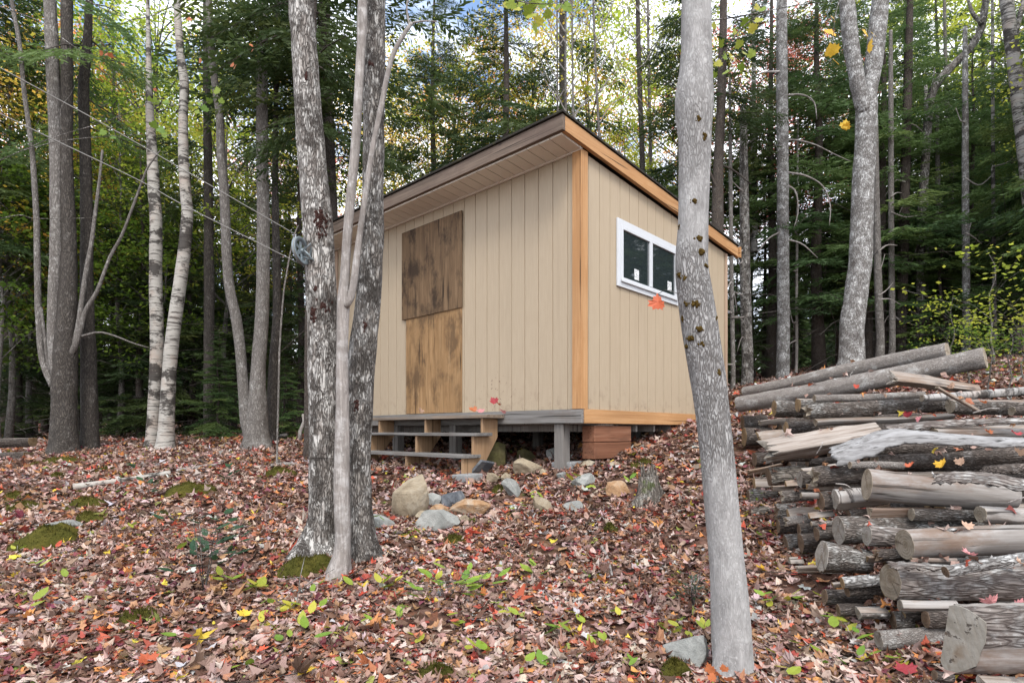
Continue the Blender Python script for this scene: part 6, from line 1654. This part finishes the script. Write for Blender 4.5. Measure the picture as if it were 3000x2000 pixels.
for (px, py, s_, mt, lab) in ((715, 1822, .10, 'l_yellow', 'bright yellow leaf lying left of centre in front'), (895, 1995, .11, 'l_yellow', 'yellow maple leaf at the bottom edge'), (430, 1965, .12, 'l_orange', 'big orange leaf at the bottom left'), (770, 1930, .09, 'l_red', 'bright red leaf left of the yellow bottom leaf'), (300, 1870, .10, 'l_red', 'red orange leaf at the lower left'),
                     (2230, 1690, .12, 'l_yellow', 'mustard coloured leaf between the pale trunk and the woodpile'), (950, 1735, .09, 'l_red', 'red leaf below the deep moss bank'), (1065, 1765, .09, 'l_red', 'scarlet leaf at front centre left'), (1765, 1608, .08, 'l_red', 'red leaf at the top of the grey stick'), (2650, 1990, .11, 'l_crimson', 'dark crimson leaf by the great split log')):
    g = gp(px, py); o = link('maple_leaf', leafmesh([(MO, s_ * .85, .25, rotm(R.uniform(-.1, .45), R.uniform(-.2, .2), R.uniform(0, TAU)))], 'maple_leaf', mt, int(px))); o.location = g + Vector((0, 0, .045)); tag(o, lab, 'leaf', 'bright leaves on the ground')
def plant(px, py, hpx, wpx, n, mat, size, label, name='seedling', outline=OV, d=None, cat='seedling'):
    g = gp(px, py) if d is None else Vector(((px - 1500) / F * d, d, 0))
    if d is not None: g.z = G(g.x, g.y)
    h = hpx / F * g.y; w_ = wpx / F * g.y; rg = random.Random(int(px * 3 + py)); items = []; mb = MB()
    ns = max(1, n // 9)
    for s in range(ns):
        a = rg.uniform(0, TAU); tip = Vector((math.cos(a) * w_ * .3 * rg.random(), math.sin(a) * w_ * .25, h * rg.uniform(.75, 1)))
        mb.tube([(0, 0, -.02), tuple(tip * .5 + Vector((rg.uniform(-.01, .01), 0, 0))), tuple(tip)], [.0035 if h > .15 else .0016, .0028 if h > .15 else .0014, .001], 5)
        for k in range(max(2, n // ns)):
            t = rg.uniform(.35, 1) if n > 4 else 1; aa = rg.uniform(0, TAU) if n > 4 else TAU * k / n + a
            l = (w_ * .5 * rg.uniform(.25, 1)) if n > 4 else size * .5
            c_ = tip * t + Vector((math.cos(aa) * l, math.sin(aa) * l * .8, rg.uniform(-.02, .03)))
            if n > 4: mb.tube([tuple(tip * t), tuple(c_)], [.0014, .0008], 4)
            items.append((outline, size * rg.uniform(.7, 1.2), rg.uniform(.05, .3), rotm(rg.uniform(.1, .75), rg.uniform(-.35, .35), aa - PI / 2 if n > 4 else rg.uniform(0, TAU), c_)))
    o = empty(name, g, label, cat)
    mb.obj('stem', M['rough_dark'], o); link('foliage', leafmesh(items, 'foliage', mat, int(px)), o)
    return o
plant(598, 1735, 260, 250, 40, 'l_dark', .085, 'tall dark green sapling in the leaves left of the tree clump', 'sapling', cat='sapling')
plant(1310, 1760, 95, 290, 26, 'l_green', .085, 'spreading green seedling at front centre', cat='seedling')
plant(1560, 1700, 62, 80, 10, 'l_green', .08, 'dark green three leaved seedling right of the spreading one')
plant(400, 1385, 40, 100, 6, 'l_dark', .11, 'green seedling just beyond the fallen birch pole')
plant(660, 1425, 70, 60, 12, 'l_dark', .09, 'dark green seedling between the birch pole and the pulley tree')
plant(440, 1460, 60, 70, 9, 'l_dark', .09, 'dark seedling at the right end of the fallen birch pole')
plant(1720, 1725, 40, 90, 6, 'l_green', .05, 'low green fir seedling right of centre', name='seedling')
plant(2030, 1790, 120, 110, 60, 'l_dark', .03, 'feathery green fir seedling left of the pale moss dotted tree', 'sapling', cat='sapling')
plant(2230, 1480, 30, 50, 6, 'l_green', .05, 'small green seedling at the left foot of the woodpile')
SEED = [(110, 1795), (45, 1640), (365, 1475), (390, 1570), (118, 1695), (185, 1722), (525, 1895), (545, 1640), (655, 1720), (670, 1735), (745, 1755), (770, 1755), (855, 1790), (840, 1805), (765, 1840), (785, 1805), (885, 1855), (940, 1825), (975, 1870), (830, 1895), (975, 1910), (920, 1745),
        (1045, 1620), (1110, 1560), (1185, 1590), (1215, 1600), (1155, 1745), (1130, 1740), (1010, 1735), (1250, 1720), (1070, 1860), (1165, 1845), (1220, 1880), (1330, 1850), (1105, 1905), (1390, 1935), (1460, 1800), (1500, 1850), (1400, 1770), (1640, 1885), (1690, 1830), (1800, 1830), (1760, 1900), (1950, 1860), (2060, 1860), (1990, 1900),
        (1505, 1520), (1558, 1490), (1690, 1440), (1730, 1455), (1850, 1430), (2190, 1535), (2230, 1600), (2245, 1780), (2265, 1800), (2340, 1790), (2365, 1780), (2440, 1840), (2470, 1875), (2345, 1925), (2275, 1965), (2300, 1990), (2540, 1950), (2545, 1900), (2630, 1955), (2210, 1900), (2430, 1960), (1870, 1960), (1580, 1960), (700, 1975)]
names = [(gp(*s), s) for s in SEED]
def near(px, py):
    L_ = [((934, 1650), 'the tree clump'), ((110, 1600), 'the largest moss mound'), ((598, 1735), 'the tall dark sapling'), ((1310, 1740), 'the spreading seedling'), ((1560, 1690), 'the three leaved seedling'), ((2143, 1900), 'the pale moss dotted tree'), ((2450, 1750), 'the woodpile foot'), ((2574, 1873), 'the bottom front log'),
          ((1280, 1540), 'the rock heap'), ((1600, 1490), 'the wedge shaped rock'), ((1908, 1470), 'the mossy stump'), ((715, 1822), 'the bright yellow leaf'), ((430, 1965), 'the big orange leaf'), ((1275, 1990), 'the bottom edge moss patch'), ((1793, 1700), 'the grey stick'), ((895, 1995), 'the yellow bottom leaf')]
    (a, b_), n_ = min(L_, key=lambda q: math.hypot(q[0][0] - px, q[0][1] - py)); dx, dy = px - a, py - b_
    dist = math.hypot(dx, dy); dr = ('right of' if dx > 0 else 'left of') if abs(dx) > abs(dy) else ('in front of' if dy > 0 else 'behind')
    return n_, dr, dist
used = {}
for px, py in SEED:
    n_, dr, dist = near(px, py); rg = random.Random(int(px + py * 7)); mt = rg.choice(('l_green', 'l_lime', 'l_lime')); k = rg.choice((2, 2, 3, 4))
    used.setdefault((n_, dr), []).append((dist, px, py, mt, k))
for (n_, dr), v_ in used.items():
    for i, (dist, px, py, mt, k) in enumerate(sorted(v_)):
        word = {2: 'two leaved', 3: 'three leaved', 4: 'four leaved'}[k]; o_w = 0; colr = 'yellow green' if mt == 'l_lime' else 'green'
        o_ = '' if len(v_) == 1 else (('' if i == 0 else ORD[i] + ' ') + 'nearest ')
        plant(px, py, R.uniform(28, 52), 50, k, mt, R.uniform(.065, .10), (f'{o_}{word} {colr} seedling {dr} {n_}').strip())['group'] = 'tiny seedlings in the leaves'
# ------------------------------------------------------------------ camera, light
cam = bpy.data.cameras.new('camera'); co = bpy.data.objects.new('camera', cam); COL.objects.link(co)
co.location = (0, 0, E); co.rotation_euler = (math.radians(90), 0, 0)
cam.sensor_width = 36; cam.lens = F / 3000 * 36; cam.shift_y = (HY - 1000) / 3000; cam.clip_end = 600; cam.clip_start = .05
S.camera = co
EL, AZ = math.radians(50), math.radians(172)      # veiled sun high behind the camera
sun = bpy.data.lights.new('sun', 'SUN'); so = bpy.data.objects.new('sun', sun); COL.objects.link(so)
d = Vector((math.sin(AZ) * math.cos(EL), math.cos(AZ) * math.cos(EL), math.sin(EL)))
so.rotation_euler = (-d).to_track_quat('-Z', 'Y').to_euler()
sun.energy = 1.3; sun.angle = math.radians(18); sun.color = (1, .95, .88)
w = bpy.data.worlds.new('World'); S.world = w; w.use_nodes = True
nt = w.node_tree; nt.nodes.clear()
sky = nt.nodes.new('ShaderNodeTexSky'); sky.sky_type = 'NISHITA'; sky.sun_disc = False; sky.sun_elevation = EL; sky.sun_rotation = AZ; sky.air_density = 1; sky.dust_density = 1.5
tc = nt.nodes.new('ShaderNodeTexCoord'); mp = nt.nodes.new('ShaderNodeMapping'); mp.inputs['Scale'].default_value = (1, 1, 2.2)
nz = nt.nodes.new('ShaderNodeTexNoise'); nz.inputs['Scale'].default_value = 3.2; nz.inputs['Detail'].default_value = 7; nz.inputs['Roughness'].default_value = .58
rp = nt.nodes.new('ShaderNodeValToRGB'); rp.color_ramp.elements[0].position = .35; rp.color_ramp.elements[1].position = .52
mx = nt.nodes.new('ShaderNodeMix'); mx.data_type = 'RGBA'; mx.inputs[7].default_value = (7.6, 7.8, 8.2, 1)
bg = nt.nodes.new('ShaderNodeBackground'); bg.inputs['Strength'].default_value = .15
o = nt.nodes.new('ShaderNodeOutputWorld')
nt.links.new(tc.outputs['Generated'], mp.inputs[0]); nt.links.new(mp.outputs[0], nz.inputs['Vector']); nt.links.new(nz.outputs['Fac'], rp.inputs[0])
nt.links.new(rp.outputs[0], mx.inputs[0]); nt.links.new(sky.outputs[0], mx.inputs[6]); nt.links.new(mx.outputs[2], bg.inputs[0]); nt.links.new(bg.outputs[0], o.inputs[0])
S.view_settings.view_transform = 'Standard'; S.view_settings.look = 'None'; S.view_settings.gamma = 1; S.view_settings.exposure = 1.28
S.cycles.max_bounces = 6; S.cycles.diffuse_bounces = 3; S.cycles.transmission_bounces = 3; S.cycles.glossy_bounces = 3
S.cycles.sample_clamp_indirect = 4
